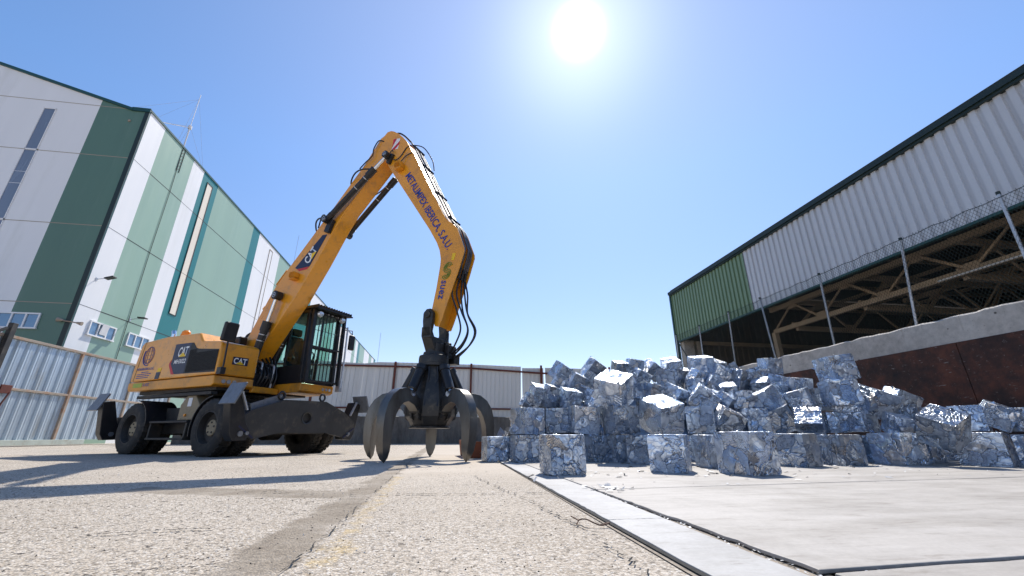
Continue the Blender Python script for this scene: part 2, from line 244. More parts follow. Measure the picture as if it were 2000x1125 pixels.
def balemat(name='crushed_tinplate',dark=1.0):
    m,t,b=newmat(name); v=coords(t)
    oi=t.nodes.new('ShaderNodeObjectInfo')
    off=t.nodes.new('ShaderNodeVectorMath'); off.operation='ADD'; lk(t,v,off.inputs[0])
    sc_=t.nodes.new('ShaderNodeVectorMath'); sc_.operation='SCALE'; sc_.inputs[0].default_value=(13.1,7.7,5.3); lk(t,oi.outputs['Random'],sc_.inputs['Scale']); lk(t,sc_.outputs[0],off.inputs[1]); v=off.outputs[0]
    def VM(op,a,b_=None,c_=None):
        n=t.nodes.new('ShaderNodeVectorMath'); n.operation=op
        for i,x in enumerate((a,b_,c_)):
            if x is None: continue
            if isinstance(x,tuple): n.inputs[i].default_value=x
            else: lk(t,x,n.inputs[i])
        return n
    def M2(op,a,b_):
        n=t.nodes.new('ShaderNodeMath'); n.operation=op
        for i,x in enumerate((a,b_)):
            if isinstance(x,(int,float)): n.inputs[i].default_value=x
            else: lk(t,x,n.inputs[i])
        return n.outputs[0]
    wv=nz(t,2.2,3,0.5,v); vw=VM('MULTIPLY_ADD',wv.outputs['Color'],(0.75,0.75,0.75),v).outputs[0]
    def facets(scale):
        a=t.nodes.new('ShaderNodeTexVoronoi'); a.inputs['Scale'].default_value=scale; lk(t,vw,a.inputs['Vector'])
        e=t.nodes.new('ShaderNodeTexVoronoi'); e.feature='DISTANCE_TO_EDGE'; e.inputs['Scale'].default_value=scale; lk(t,vw,e.inputs['Vector'])
        tilt=VM('SUBTRACT',a.outputs['Color'],(0.5,0.5,0.5)); loc=VM('SUBTRACT',v,a.outputs['Position'])
        d=VM('DOT_PRODUCT',tilt.outputs[0],loc.outputs[0]).outputs['Value']
        return a.outputs['Color'],e.outputs['Distance'],d
    c1,e1,d1=facets(2.3); c2,e2,d2=facets(6.5)
    cs=t.nodes.new('ShaderNodeSeparateColor'); lk(t,c1,cs.inputs[0])
    cs2=t.nodes.new('ShaderNodeSeparateColor'); lk(t,c2,cs2.inputs[0])
    wave=t.nodes.new('ShaderNodeTexWave'); wave.wave_type='BANDS'; wave.bands_direction='X'; wave.inputs['Scale'].default_value=9; wave.inputs['Distortion'].default_value=2.2; wave.inputs['Detail'].default_value=2
    rot=t.nodes.new('ShaderNodeVectorRotate'); rot.rotation_type='EULER_XYZ'; lk(t,v,rot.inputs['Vector']); rs=VM('SCALE',c1); rs.inputs['Scale'].default_value=6.0; lk(t,rs.outputs[0],rot.inputs['Rotation']); lk(t,rot.outputs[0],wave.inputs['Vector'])
    wk=ramp(t,cs.outputs[2],[(0.50,(0,0,0)),(0.64,(1,1,1))]).outputs[0]; stripes=mix(t,1.0,wave.outputs[0],wk,'MULTIPLY')
    r1=ramp(t,e1,[(0.0,(0,0,0)),(0.05,(0.85,0.85,0.85)),(0.3,(1,1,1))]).outputs[0]
    r2=ramp(t,e2,[(0.0,(0,0,0)),(0.06,(0.8,0.8,0.8)),(0.3,(1,1,1))]).outputs[0]
    fine=nz(t,26,4,0.6,vw)
    h=M2('MULTIPLY',d1,2.1); h=M2('ADD',h,M2('MULTIPLY',d2,2.3)); h=M2('ADD',h,M2('MULTIPLY',r1,0.22)); h=M2('ADD',h,M2('MULTIPLY',r2,0.10)); h=M2('ADD',h,M2('MULTIPLY',stripes,0.17)); h=M2('ADD',h,M2('MULTIPLY',fine.outputs[0],0.07))
    bump(t,b,h,0.9,0.035)
    k=dark
    base=ramp(t,cs.outputs[1],[(0.0,(0.56*k,0.66*k,0.80*k)),(0.45,(0.74*k,0.84*k,0.96*k)),(0.8,(0.92*k,0.96*k,1.0*k)),(1.0,(0.78*k,0.74*k,0.70*k))]).outputs[0]  # reflected sky blue put into the base colour; the tinplate itself is neutral
    v2c=ramp(t,cs2.outputs[0],[(0.0,(0.66,0.66,0.69)),(1.0,(1,1,1))]).outputs[0]; base=mix(t,0.8,base,v2c,'MULTIPLY')
    crack=ramp(t,e1,[(0.0,(0.06,0.06,0.08)),(0.024,(1,1,1))]).outputs[0]; c=mix(t,0.8,base,crack,'MULTIPLY')
    ck2=ramp(t,e2,[(0.0,(0.30,0.30,0.33)),(0.03,(1,1,1))]).outputs[0]; c=mix(t,wk,c,mix(t,1.0,c,ck2,'MULTIPLY'))
    dn=nz(t,5,7,0.75,v); c=mix(t,ramp(t,dn.outputs[0],[(0.62,(0,0,0)),(0.74,(0.6,0.6,0.6))]).outputs[0],c,(0.22*k,0.20*k,0.18*k))
    hv=t.nodes.new('ShaderNodeHueSaturation'); vr=t.nodes.new('ShaderNodeMapRange'); vr.inputs[3].default_value=0.62; vr.inputs[4].default_value=1.2; lk(t,oi.outputs['Random'],vr.inputs[0]); lk(t,vr.outputs[0],hv.inputs['Value']); lk(t,c,hv.inputs['Color'])
    lk(t,hv.outputs[0],b.inputs['Base Color']); b.inputs['Metallic'].default_value=0.95
    rr=t.nodes.new('ShaderNodeMapRange'); rr.inputs[3].default_value=0.19; rr.inputs[4].default_value=0.42; lk(t,cs.outputs[0],rr.inputs[0]); lk(t,rr.outputs[0],b.inputs['Roughness'])
    return m
M['flakes']=pm('bright_metal_flakes',(0.40,0.41,0.43),0.6,0.3,0.2,20)
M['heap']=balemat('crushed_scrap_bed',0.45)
M['bale']=balemat()

# ---------------------------------------------------------------- mesh helper
class MB:
    def __init__(s): s.v=[]; s.f=[]; s.mi=[]
    def add(s,vs,fs,mi=0):
        o=len(s.v); s.v+= [tuple(v) for v in vs]; s.f+=[tuple(o+i for i in f) for f in fs]; s.mi+=[mi]*len(fs); return s
    def box(s,c,d,rot=None,mi=0):
        x,y,z=[k/2 for k in d]; vs=[Vector((i*x,j*y,k*z)) for k in (-1,1) for j in (-1,1) for i in (-1,1)]
        if rot is not None: vs=[rot@v for v in vs]
        c=Vector(c); return s.add([v+c for v in vs],[(0,2,3,1),(4,5,7,6),(0,1,5,4),(2,6,7,3),(0,4,6,2),(1,3,7,5)],mi)
    def bx(s,x0,x1,y0,y1,z0,z1,mi=0): return s.box(((x0+x1)/2,(y0+y1)/2,(z0+z1)/2),(abs(x1-x0),abs(y1-y0),abs(z1-z0)),None,mi)
    def prism(s,pts,h0,h1,axis='y',mi=0):
        # pts: 2D polygon. axis y: (x,z) ; axis x: (y,z) ; axis z: (x,y)
        def P(p,h): return {'y':(p[0],h,p[1]),'x':(h,p[0],p[1]),'z':(p[0],p[1],h)}[axis]
        n=len(pts); vs=[P(p,h0) for p in pts]+[P(p,h1) for p in pts]
        ar=sum(pts[i][0]*pts[(i+1)%n][1]-pts[(i+1)%n][0]*pts[i][1] for i in range(n))
        fs=[(i,(i+1)%n,n+(i+1)%n,n+i) for i in range(n)]+[tuple(range(n-1,-1,-1)),tuple(range(n,2*n))]
        flip=(ar<0)!=((h1<h0))
        if axis=='y': flip=not flip
        if flip: fs=[f[::-1] for f in fs]
        return s.add(vs,fs,mi)
    def cyl(s,p0,p1,r,n=16,r1=None,mi=0,caps=True):
        p0=Vector(p0);p1=Vector(p1); d=(p1-p0); q=d.to_track_quat('Z','Y') if d.length>1e-9 else None
        r1=r if r1 is None else r1
        vs=[]
        for (p,rr) in ((p0,r),(p1,r1)):
            for i in range(n):
                a=2*math.pi*i/n; vs.append(p+q@Vector((rr*math.cos(a),rr*math.sin(a),0)))
        fs=[(i,(i+1)%n,n+(i+1)%n,n+i) for i in range(n)]
        if caps: fs+=[tuple(range(n-1,-1,-1)),tuple(range(n,2*n))]
        return s.add(vs,fs,mi)
    def bar(s,p0,p1,w,h,up=(0,0,1),mi=0):
        p0=Vector(p0);p1=Vector(p1); d=(p1-p0); L=d.length; d=d/L; up=Vector(up)
        if abs(d.dot(up))>0.98: up=Vector((0,1,0)) if abs(d.y)<0.9 else Vector((1,0,0))
        sx=d.cross(up).normalized(); sz=sx.cross(d)
        rot=Matrix((sx,d,sz)).transposed(); return s.box((p0+p1)/2,(w,L,h),rot,mi)
    def tube(s,pts,r,n=8,mi=0,smooth=0):
        pts=[Vector(p) for p in pts]
        if smooth:
            out=[]; m=len(pts)
            for i in range(m-1):
                p0=pts[max(0,i-1)];p1=pts[i];p2=pts[i+1];p3=pts[min(m-1,i+2)]
                for k in range(smooth):
                    t=k/smooth
                    out.append(0.5*((2*p1)+(p2-p0)*t+(2*p0-5*p1+4*p2-p3)*t*t+(3*p1-p0-3*p2+p3)*t**3))
            pts=out+[pts[-1]]
        m=len(pts); vs=[]; prev=None
        for i,p in enumerate(pts):
            d=(pts[min(m-1,i+1)]-pts[max(0,i-1)]).normalized()
            if prev is None:
                a=Vector((0,0,1)) if abs(d.z)<0.9 else Vector((1,0,0)); u=d.cross(a).normalized()
            else: u=(prev-d*prev.dot(d)).normalized()
            prev=u; w_=d.cross(u)
            for k in range(n):
                a=2*math.pi*k/n; vs.append(p+(u*math.cos(a)+w_*math.sin(a))*r)
        fs=[]
        for i in range(m-1):
            for k in range(n): fs.append((i*n+k,i*n+(k+1)%n,(i+1)*n+(k+1)%n,(i+1)*n+k))
        fs+=[tuple(range(n-1,-1,-1)),tuple((m-1)*n+k for k in range(n))]
        return s.add(vs,fs,mi)
    def lathe(s,prof,n=32,axis='z',c=(0,0,0),mi=0,closed=True):
        # prof: (r, h)
        m=len(prof); vs=[]
        for r_,h in prof:
            for i in range(n):
                a=2*math.pi*i/n; x,y=r_*math.cos(a),r_*math.sin(a)
                p={'z':(x,y,h),'y':(x,h,y),'x':(h,x,y)}[axis]; vs.append((p[0]+c[0],p[1]+c[1],p[2]+c[2]))
        fs=[]
        for j in range(m-1):
            for i in range(n): fs.append((j*n+i,j*n+(i+1)%n,(j+1)*n+(i+1)%n,(j+1)*n+i))
        if closed:
            fs+=[tuple(range(n-1,-1,-1)),tuple((m-1)*n+k for k in range(n))]
        if axis=='y': fs=[f[::-1] for f in fs]
        return s.add(vs,fs,mi)
    def build(s,name,mats,parent=None,bevel=0,seg=2,smooth=35,fix=False):
        me=bpy.data.meshes.new(name); me.from_pydata(s.v,[],s.f)
        if not isinstance(mats,(list,tuple)): mats=[mats]
        for m in mats: me.materials.append(M[m] if isinstance(m,str) else m)
        for p,k in zip(me.polygons,s.mi): p.material_index=k
        if fix:
            import bmesh
            b=bmesh.new(); b.from_mesh(me); bmesh.ops.recalc_face_normals(b,faces=b.faces); b.to_mesh(me); b.free()
        if smooth:
            for p in me.polygons: p.use_smooth=True
            me.update(); me.set_sharp_from_angle(angle=R(smooth))
        me.update()
        o=bpy.data.objects.new(name,me); COL.objects.link(o)
        if parent is not None: o.parent=parent
        if bevel:
            b=o.modifiers.new('bevel','BEVEL'); b.width=bevel; b.segments=seg; b.limit_method='ANGLE'; b.angle_limit=R(40); b.harden_normals=True
        return o
def tag(o,label=None,cat=None,group=None,kind=None):
    if label: o['label']=label
    if cat: o['category']=cat
    if group: o['group']=group
    if kind: o['kind']=kind
    return o
def empty(name,loc,rz=0):
    o=bpy.data.objects.new(name,None); COL.objects.link(o); o.location=loc; o.rotation_euler=(0,0,rz); o.empty_display_size=0.2; return o
def kids(o): return [c for c in bpy.data.objects if c.parent==o]
def copy_tree(o,parent=None):
    c=o.copy(); COL.objects.link(c); c.parent=parent
    for ch in kids(o): copy_tree(ch,c)
    return c
def text_mb(s,size,origin,right,up,mat,parent,name,width=None,thick=0.004,bold=0.0,shear=0.0,xscale=1.0,spacing=1.0):
    """lettering as a thin raised mesh; origin = start of the baseline"""
    cu=bpy.data.curves.new(name,'FONT'); cu.body=s; cu.size=1.0; cu.extrude=0.0; cu.offset=bold; cu.shear=shear; cu.resolution_u=3; cu.space_character=spacing
    ob=bpy.data.objects.new(name,cu); COL.objects.link(ob)
    dg=bpy.context.evaluated_depsgraph_get(); me=bpy.data.meshes.new_from_object(ob.evaluated_get(dg))
    bpy.data.objects.remove(ob); bpy.data.curves.remove(cu)
    xs=[v.co.x for v in me.vertices]; ys=[v.co.y for v in me.vertices]
    x0,x1=min(xs),max(xs); y0=0.0; y1=0.70
    sx=(width/(x1-x0)) if width else size/0.70*xscale
    sy=size/0.70
    right=Vector(right).normalized(); up=Vector(up).normalized(); nrm=right.cross(up); o=Vector(origin)
    for v in me.vertices: v.co=o+right*((v.co.x-x0)*sx)+up*(v.co.y*sy)+nrm*thick
    me.materials.clear(); me.materials.append(M[mat]); me.update()
    ob=bpy.data.objects.new(name,me); COL.objects.link(ob); ob.parent=parent
    return ob

# ================================================================ SETTING
m=MB(); m.add([(-400,-120,0),(400,-120,0),(400,700,0),(-400,700,0)],[(0,1,2,3)]); tag(m.build('ground','ground',smooth=0),kind='structure')
# paved slabs to the right with open joints between them, the drain strip and its trench
def sheet(name,polys,mat,z,th=0.012):
    m=MB()
    for p in polys: m.prism(p,z-th,z,'z')
    return tag(m.build(name,mat,bevel=0.004,seg=1,smooth=0),kind='structure')
def wob(p0,p1,n,amp,seed):
    rr=random.Random(seed); out=[]
    for i in range(n+1):
        t=i/n; out.append((p0[0]+(p1[0]-p0[0])*t+(rr.uniform(-amp,amp) if 0<i<n else 0),p0[1]+(p1[1]-p0[1])*t+(rr.uniform(-amp,amp) if 0<i<n else 0)))
    return out
def slab(p00,p10,p11,p01,seed,amp=0.008,n=26):
    return wob(p00,p10,n,amp,seed)[:-1]+wob(p10,p11,n,amp,seed+1)[:-1]+wob(p11,p01,n,amp,seed+2)[:-1]+wob(p01,p00,n,amp,seed+3)[:-1]
# the trench, laid open down to black: dirt on the ground between strip and slabs
tr=MB(); tr.add([(0.66,-1,0.004),(1.16,-1,0.004),(1.19,8.2,0.004),(0.90,8.2,0.004)],[(0,1,2,3)]); tag(tr.build('trench','trench',smooth=0),kind='structure')
gp=MB()
gp.add([(1.048,-1,0.008),(1.20,-1,0.008),(1.22,8.2,0.008),(1.18,8.2,0.008)],[(0,1,2,3)])
gp.add([(1.1,1.16,0.008),(13,1.58,0.008),(13,1.64,0.008),(1.1,1.24,0.008)],[(0,1,2,3)])
gp.add([(1.1,3.06,0.008),(13,3.90,0.008),(13,3.96,0.008),(1.1,3.12,0.008)],[(0,1,2,3)])
gp.add([(0.684,-1,0.009),(0.80,-1,0.009),(0.93,8.2,0.009),(0.892,8.2,0.009)],[(0,1,2,3)])
tag(gp.build('joint_gaps','gapblack',smooth=0),kind='structure')
sheet('concrete_strip',[slab((0.70+0.024*0,-1),(0.965,-1),(1.05,2.05),(0.775,2.05),1,0.004,14),slab((0.776,2.058),(1.051,2.058),(1.10,3.45),(0.805,3.45),5,0.004),slab((0.806,3.458),(1.105,3.458),(1.16,8.2),(0.91,8.2),9,0.004)],'strip',0.013,0.008)
sheet('concrete_slab',[slab((1.072,1.212),(13,1.625),(13,3.915),(1.095,3.078),11),slab((1.095,3.105),(13,3.945),(13,16),(1.2,16),15),slab((1.07,-1),(13,-1),(13,1.59),(1.085,1.178),19,0.008,60)],'slab',0.021,0.014)
# central slab joint, mortar smear, cracks, traces of paint
ck=MB()
def crack(pts,wd,seed,z=0.009,n=40,amp=0.012,skip=0.25):
    rr=random.Random(seed)
    P=[]
    for a,b in zip(pts[:-1],pts[1:]): P+=wob(a,b,n,amp,rr.randrange(999))[:-1]
    P.append(pts[-1])
    for a,b in zip(P[:-1],P[1:]):
        if rr.random()<skip: continue
        d=Vector((b[0]-a[0],b[1]-a[1])); nn=Vector((-d.y,d.x)).normalized()*wd*rr.uniform(0.25,1.0)
        ck.add([(a[0]-nn.x,a[1]-nn.y,z),(b[0]-nn.x,b[1]-nn.y,z),(b[0]+nn.x,b[1]+nn.y,z),(a[0]+nn.x,a[1]+nn.y,z)],[(0,1,2,3)])
crack([(-0.43,1.0),(-0.45,3.1),(-0.49,7.2),(-0.5,12)],0.004,3,skip=0.45,n=50)
crack([(-0.46,3.18),(0.2,3.12),(0.70,3.08)],0.011,4,skip=0.35)
crack([(-0.5,3.15),(-1.38,3.51)],0.008,5,skip=0.4)
crack([(0.30,4.6),(0.55,2.6),(0.62,1.9),(0.60,1.1)],0.005,6,skip=0.4,amp=0.02)
crack([(-1.4,2.1),(-1.2,2.15),(-0.95,2.17)],0.006,8,skip=0.3)
tag(ck.build('ground_cracks','gapblack',smooth=0),kind='structure')

# ---------------------------------------------------------------- the green and white warehouse
XB,YB,ZT=-18.5,22.76,18.86
bld=empty('warehouse',(XB,YB,0))
tag(bld,'tall warehouse with white, pale green, teal and dark green upright bands behind the gate','building')
def T(p): return (p[0]-XB,p[1]-YB,p[2])
m=MB(); mats=['pw','ppale','pteal','pdark','trimk','jointb']
segs=[(22.76,22.86,2),(22.86,24.25,0),(24.25,27.47,1),(27.47,28.82,0),(28.82,30.79,2),(30.79,37.36,1),(37.36,38.71,2),(38.71,43.88,0),(43.88,49.6,1),(49.6,51.0,0),(51.0,55.73,2),(55.73,62.0,0),(62.0,67.5,1),(67.5,71.0,0),(71.0,74.6,2),(74.6,83.0,0),(83.0,85.6,1),(85.6,87.9,0),(87.9,89.9,2),(89.9,95.2,1),(95.2,101.2,0),(101.2,104.8,1),(104.8,108.0,0),(108.0,110.5,2)]
for y0,y1,k in segs: m.add([T((XB,y0,0)),T((XB,y1,0)),T((XB,y1,18.8)),T((XB,y0,18.8))],[(0,1,2,3)],k)
def zr(x): return 18.72+max(0,(-19.2-x))*0.303 if x>-44 else 18.72+24.8*0.303-(-44-x)*0.303
fsegs=[(-18.5,-18.72,4),(-18.72,-21.16,3),(-21.16,-27.6,0),(-27.6,-30.0,3),(-30.0,-44.0,0),(-44.0,-68.8,0)]
for x0,x1,k in fsegs: m.add([T((x0,YB,0)),T((x0,YB,zr(x0))),T((x1,YB,zr(x1))),T((x1,YB,0))],[(0,1,2,3)],k)
m.add([T((-68.8,YB,0)),T((-68.8,YB,18.7)),T((-68.8,110.5,18.7)),T((-68.8,110.5,0))],[(0,1,2,3)],0)
m.add([T((XB,110.5,0)),T((-68.8,110.5,0)),T((-68.8,110.5,18.7)),T((-44,110.5,26.2)),T((XB,110.5,18.7))],[(0,1,2,3,4)],0)
m.build('wall',mats,bld,smooth=0)
m=MB(); m.add([T((-18.55,YB+.1,18.7)),T((-18.55,110.4,18.7)),T((-44,110.4,26.2)),T((-44,YB+.1,26.2))],[(0,1,2,3)]); m.add([T((-44,YB+.1,26.2)),T((-44,110.4,26.2)),T((-68.7,110.4,18.7)),T((-68.7,YB+.1,18.7))],[(0,1,2,3)])
m.build('roof','trimk',bld,smooth=0)
m=MB()   # copings and corner flashing
m.bx(-0.06,0.05,-0.03,87.8,18.78,18.92); m.bx(-0.95,0.05,-0.07,-0.01,18.70,18.95)
m.prism([(-0.9,18.70),(-0.9,18.88),(-25.5,26.33),(-25.5,26.15)],-0.09,0.0,'y')
m.bx(0.0,0.012,0.0,0.10,0,18.8); m.build('coping','trim',bld,smooth=0)
m=MB(); m.bx(-0.22,0.016,-0.03,-0.003,0,18.72); m.build('corner_flashing','trimk',bld,smooth=0)
m=MB()
for z,zb in ((15.41,15.40),(11.02,11.01),(6.65,6.63)):
    for y0,y1,k in segs:
        m.bx(0.001,0.006,y0-YB,y1-YB,z-(0.022 if k else 0.010),z+(0.022 if k else 0.010),0)
    m.bx(-50,0.0,-0.006,-0.001,zb-0.02,zb+0.02,1)
m.bx(-50,-0.9,-0.006,-0.001,18.80,18.84,1)
m.build('panel_joint',['joint','jointb'],bld,smooth=0)
def tallwin(y0,y1,z0,z1,brk,framed=True):
    f=MB(); t=0.05
    for a,b in ((y0-t,y0),(y1,y1+t)): f.bx(0.002,0.04,a-YB,b-YB,z0-t,z1+t)
    for a in (z0-t,z1): f.bx(0.002,0.04,y0-YB,y1-YB,a,a+t)
    o=f.build('window','joint' if framed else 'jointb',bld,smooth=0)
    p=MB(); zs=[z0]+[b for b in brk]+[z1]
    for a,b in zip(zs[:-1],zs[1:]): p.bx(0.004,0.016,y0-YB,y1-YB,a+0.015,b-0.015)
    p.build('pane','cream' if framed else 'pw',o,smooth=0)
tallwin(29.47,30.12,8.1,18.25,[11.02,15.41]); tallwin(41.36,42.02,8.1,18.27,[11.02,15.41],False); tallwin(72.3,73.2,8.1,18.2,[11.02,15.41])
# tall blue strip window of the gable
p=MB(); f=MB()
for z0,z1 in ((15.46,18.23),(11.08,15.34),(7.0,10.95)):
    p.bx(-23.80-XB,-23.24-XB,-0.02,-0.004,z0,z1)
    if z0<15: p.bx(-23.79-XB,-23.25-XB,-0.024,-0.02,(z0+z1)/2-.012,(z0+z1)/2+.012,1); p.bx(-23.79-XB,-23.25-XB,-0.024,-0.02,z1-1.4,z1-1.38,1)
for x in (-23.83,-23.24): f.bx(x-XB,x+0.03-XB,-0.05,-0.004,7.0,18.25)
f.bx(-23.83-XB,-23.21-XB,-0.05,-0.004,15.36,15.44); f.bx(-23.83-XB,-23.21-XB,-0.05,-0.004,10.97,11.06); f.bx(-23.83-XB,-23.21-XB,-0.05,-0.004,18.23,18.28)
o=f.build('window','wframe',bld,smooth=0); p.build('pane',['bluepane','wframe'],o,smooth=0)
def ribbonwin(axis,a0,a1,z0,z1,n,open_=None):
    f=MB(); t=0.07; g=MB(); s=-1 if axis=='x' else 1
    def B(mb,a,b,c,d,o0,o1,mi=0):
        if axis=='x': mb.bx(a-XB,b-XB,-o1,-o0,c,d,mi)
        else: mb.bx(o0,o1,a-YB,b-YB,c,d,mi)
    B(f,a0,a1,z1-t,z1,0.003,0.07); B(f,a0-0.03,a1+0.03,z0,z0+t,0.003,0.10)
    wd=(a1-a0)/n
    for i in range(n+1):
        a=a0+i*wd; hw=t/2 if 0<i<n else t
        lo=a if i==0 else (a-t if i==n else a-t/2); B(f,lo,lo+t,z0+t,z1-t,0.003,0.068)
    for i in range(n):
        lo=a0+i*wd+t/2; hi=lo+wd-t
        B(g,lo,hi,z0+t,z1-t,0.006,0.02,1 if open_==i else 0)
    o=f.build('window','wframe',bld,smooth=0); g.build('pane',['window','joint'],o,smooth=0)
ribbonwin('y',23.82,25.61,5.30,6.08,3); ribbonwin('y',26.59,28.4,5.30,6.10,3); ribbonwin('x',-22.2,-19.84,5.27,6.07,4)
# the opened sash of the first ribbon window
m=MB(); m.bx(0.07,0.10,24.50-YB,24.95-YB,5.42,5.98); o=m.build('sash','wframe',bld,smooth=0); o.rotation_euler=(0,R(9),0); o.location=(-0.85,0,0.15)
m=MB(); m.tube([T((XB+.02,26.16,17.9)),T((XB+.03,26.2,15.4)),T((XB+.03,26.18,11.0)),T((XB+.03,26.26,6.6)),T((XB+.03,26.31,3.0))],0.014,6); m.build('cable','joint',bld)
m=MB(); m.bx(-0.87-0.06,-0.87+0.06,-0.05,0,17.9,18.02); m.build('vent','rustframe',bld,smooth=0)

def floodlight(y,z,label,tilt):
    e=empty('floodlight',(XB,y,z)); tag(e,label,'floodlight','floodlights on the warehouse wall')
    a=MB(); a.tube([(0.0,0,0.0),(0.25,0,0.06),(0.5,0,0.08)],0.022,8); a.bx(0,0.02,-.06,.06,-.08,.08); a.build('bracket','galv',e)
    h=MB(); h.box((0.62,0,0.12),(0.42,0.30,0.07),Matrix.Rotation(R(tilt),3,'Y')); h.build('lamp_head','black',e,bevel=0.015)
floodlight(23.30,8.15,'black floodlight on a short arm on the white band near the warehouse corner',-18)
floodlight(26.40,6.80,'flat floodlight on an arm above the small ribbon windows of the warehouse',4)
e=empty('loudspeaker',(XB,YB,5.70)); tag(e,'pair of small beige horn speakers on an arm at the warehouse corner','speaker')
m=MB(); m.bar((-0.34,-0.10,0.03),(0.36,0.05,-0.05),0.05,0.05); m.build('arm','rustframe',e)
m=MB(); m.cyl((-0.22,-0.12,0.03),(-0.48,-0.14,0.06),0.04,12,0.11); m.build('horn','rustframe',e)
m=MB(); m.cyl((0.22,0.04,-0.03),(0.46,0.07,-0.07),0.04,12,0.10); m.build('horn','rustframe',e)
e=empty('radio_mast',(XB-0.1,26.27,17.2)); tag(e,'white radio mast with a lattice foot and guy wires on the warehouse roof edge','antenna')
m=MB(); m.tube([(0,0,0.6),(0,0,3.45)],0.042,8); m.tube([(0,0,3.45),(0,0.02,6.35)],0.02,6); m.build('pole','wframe',e)
m=MB()
for dx in (-.14,.14): m.tube([(0.12,dx,-.2),(0.12,dx,1.6)],0.018,6)
for k in range(7): m.tube([(0.12,-.14,-.1+.25*k),(0.12,.14,.1+.25*k)],0.012,5)
m.build('lattice_foot','joint',e)
m=MB(); m.tube([(0,0,3.40),(-0.5,-2.0,2.1)],0.022,6); m.cyl((0,0,3.3),(0,0,3.55),0.11,10); m.build('stay','wframe',e)
m=MB()
for q in ((-3,-3,1.6),(-3,3,1.6),(0.05,2.4,1.6),(-.5,-2.6,1.6)): m.tube([(0,0,5.9),q],0.006,4); m.tube([(0,0,3.5),q],0.006,4)
m.build('guy_wire','galv',e)
for y,h,r_,lab in ((49.1,5.2,0.02,'thin whip antenna on the warehouse roof just left of the yellow boom'),(110.6,7.6,0.05,'distant whip antenna at the far end of the warehouse roof')):
    m=MB(); m.tube([(0,0,0),(0,0,h)],r_,6); o=m.build('whip_antenna','galv'); o.location=(XB-0.5 if y<100 else XB+0.6,y,18.6); tag(o,lab,'antenna')

# ---------------------------------------------------------------- ribbed sheet gate in front of the warehouse
XG=-16.0
gt=empty('ribbed_gate',(XG,17.5,0)); tag(gt,'tall ribbed bluish metal gate in a rusty frame left of the digger','gate')
def ribsheet(y0,y1,z0,z1,pitch,nar,depth,x):
    m=MB(); y=y0; pts=[]
    while y<y1-1e-3:
        fl=pitch-nar
        q=[(x,y),(x-0.012,y+fl*.30),(x,y+fl*.34),(x,y+fl*.62),(x-0.012,y+fl*.66),(x,y+fl),(x-depth,y+fl+nar*.25),(x-depth,y+fl+nar*.75)]
        pts+= [(a,b) for a,b in q if b<y1]; y+=pitch
    pts.append((x,y1))
    n=len(pts); vs=[(a,b,z0) for a,b in pts]+[(a,b,z1) for a,b in pts]; m.add(vs,[(i,i+1,n+i+1,n+i) for i in range(n-1)])
    return m
for a,b in ((13.2,17.38),(17.55,20.78),(20.92,24.2),(24.3,27.6)):
    for z0,z1 in ((0.24,1.98),(2.07,3.80)):
        o=ribsheet(a-17.5,b-17.5,z0,z1,0.44,0.17,0.07,-0.03).build('sheet','gatesheet',gt,smooth=20)
m=MB()
m.bx(-.05,.05,-4.3,10.1,3.80,3.90); m.build('top_rail','rustframe',gt,bevel=0.01)
m=MB(); m.bx(-.04,.045,-4.3,10.1,1.98,2.07); m.build('middle_rail','rustframe',gt,bevel=0.01)
m=MB(); m.bx(-.06,.07,-4.3,4.9,0.04,0.24); m.build('bottom_rail','kerbgreen',gt,bevel=0.01)
for y in (-0.04,3.35,6.75,10.1):
    m=MB(); m.bx(-.045,.05,y-.06,y+.06,0.24,3.80,0); m.build('upright','rustframe' if y>1 else 'dark',gt,bevel=0.01)
m=MB(); m.bx(.05,.10,0.35,0.75,1.85,2.15); m.tube([(.1,.72,1.9),(.12,.55,1.5),(.1,.45,0.9)],.03,6); m.build('latch','rust',gt,bevel=0.01)
m=MB(); m.bx(-.08,.08,17.25,17.45,0,4.3); m.bar((0,17.2,4.1),(-.1,16.2,3.3),.09,.09); o=m.build('gate_post','dark',bevel=0.01); o.location=(XG+.12,0,0); tag(o,'dark steel post with a brace at the near end of the ribbed gate','post')

# ---------------------------------------------------------------- back wall with grey sheet fence on top
YW=23.5
m=MB(); n=60
for i in range(n):
    x0=-13+i*24.5/n; x1=x0+24.5/n; m.bx(x0,x1,YW-.05,YW+.30,-0.1,1.37+0.012*math.sin(i*1.7))
o=m.build('low_concrete_wall','base',smooth=0,bevel=0.01); tag(o,'low stained concrete wall along the back of the yard under the grey fence','wall')
fe=empty('sheet_fence',(-2.8,YW,1.35)); tag(fe,'grey metal sheet fence with rust red posts along the back of the yard','fence')
def sheetrun(x0,x1,ztop0,ztop1,off,lean,seed):
    rr=random.Random(seed); m=MB(); x=x0; p=0.24
    n=int((x1-x0)/p); pts=[]
    for i in range(n):
        xa=x0+i*p; pts+=[(xa,off),(xa+p*.86,off),(xa+p*.9,off-0.035),(xa+p*.96,off-0.035)]
    pts.append((x1,off)); k=len(pts)
    zt=lambda x: ztop0+(ztop1-ztop0)*(x-x0)/(x1-x0)
    vs=[(a,b,0.02) for a,b in pts]+[(a+lean,b,zt(a)) for a,b in pts]
    m.add(vs,[(i,i+1,k+i+1,k+i) for i in range(k-1)]); return m.build('sheet','fence',fe,smooth=0)
ox=-2.8
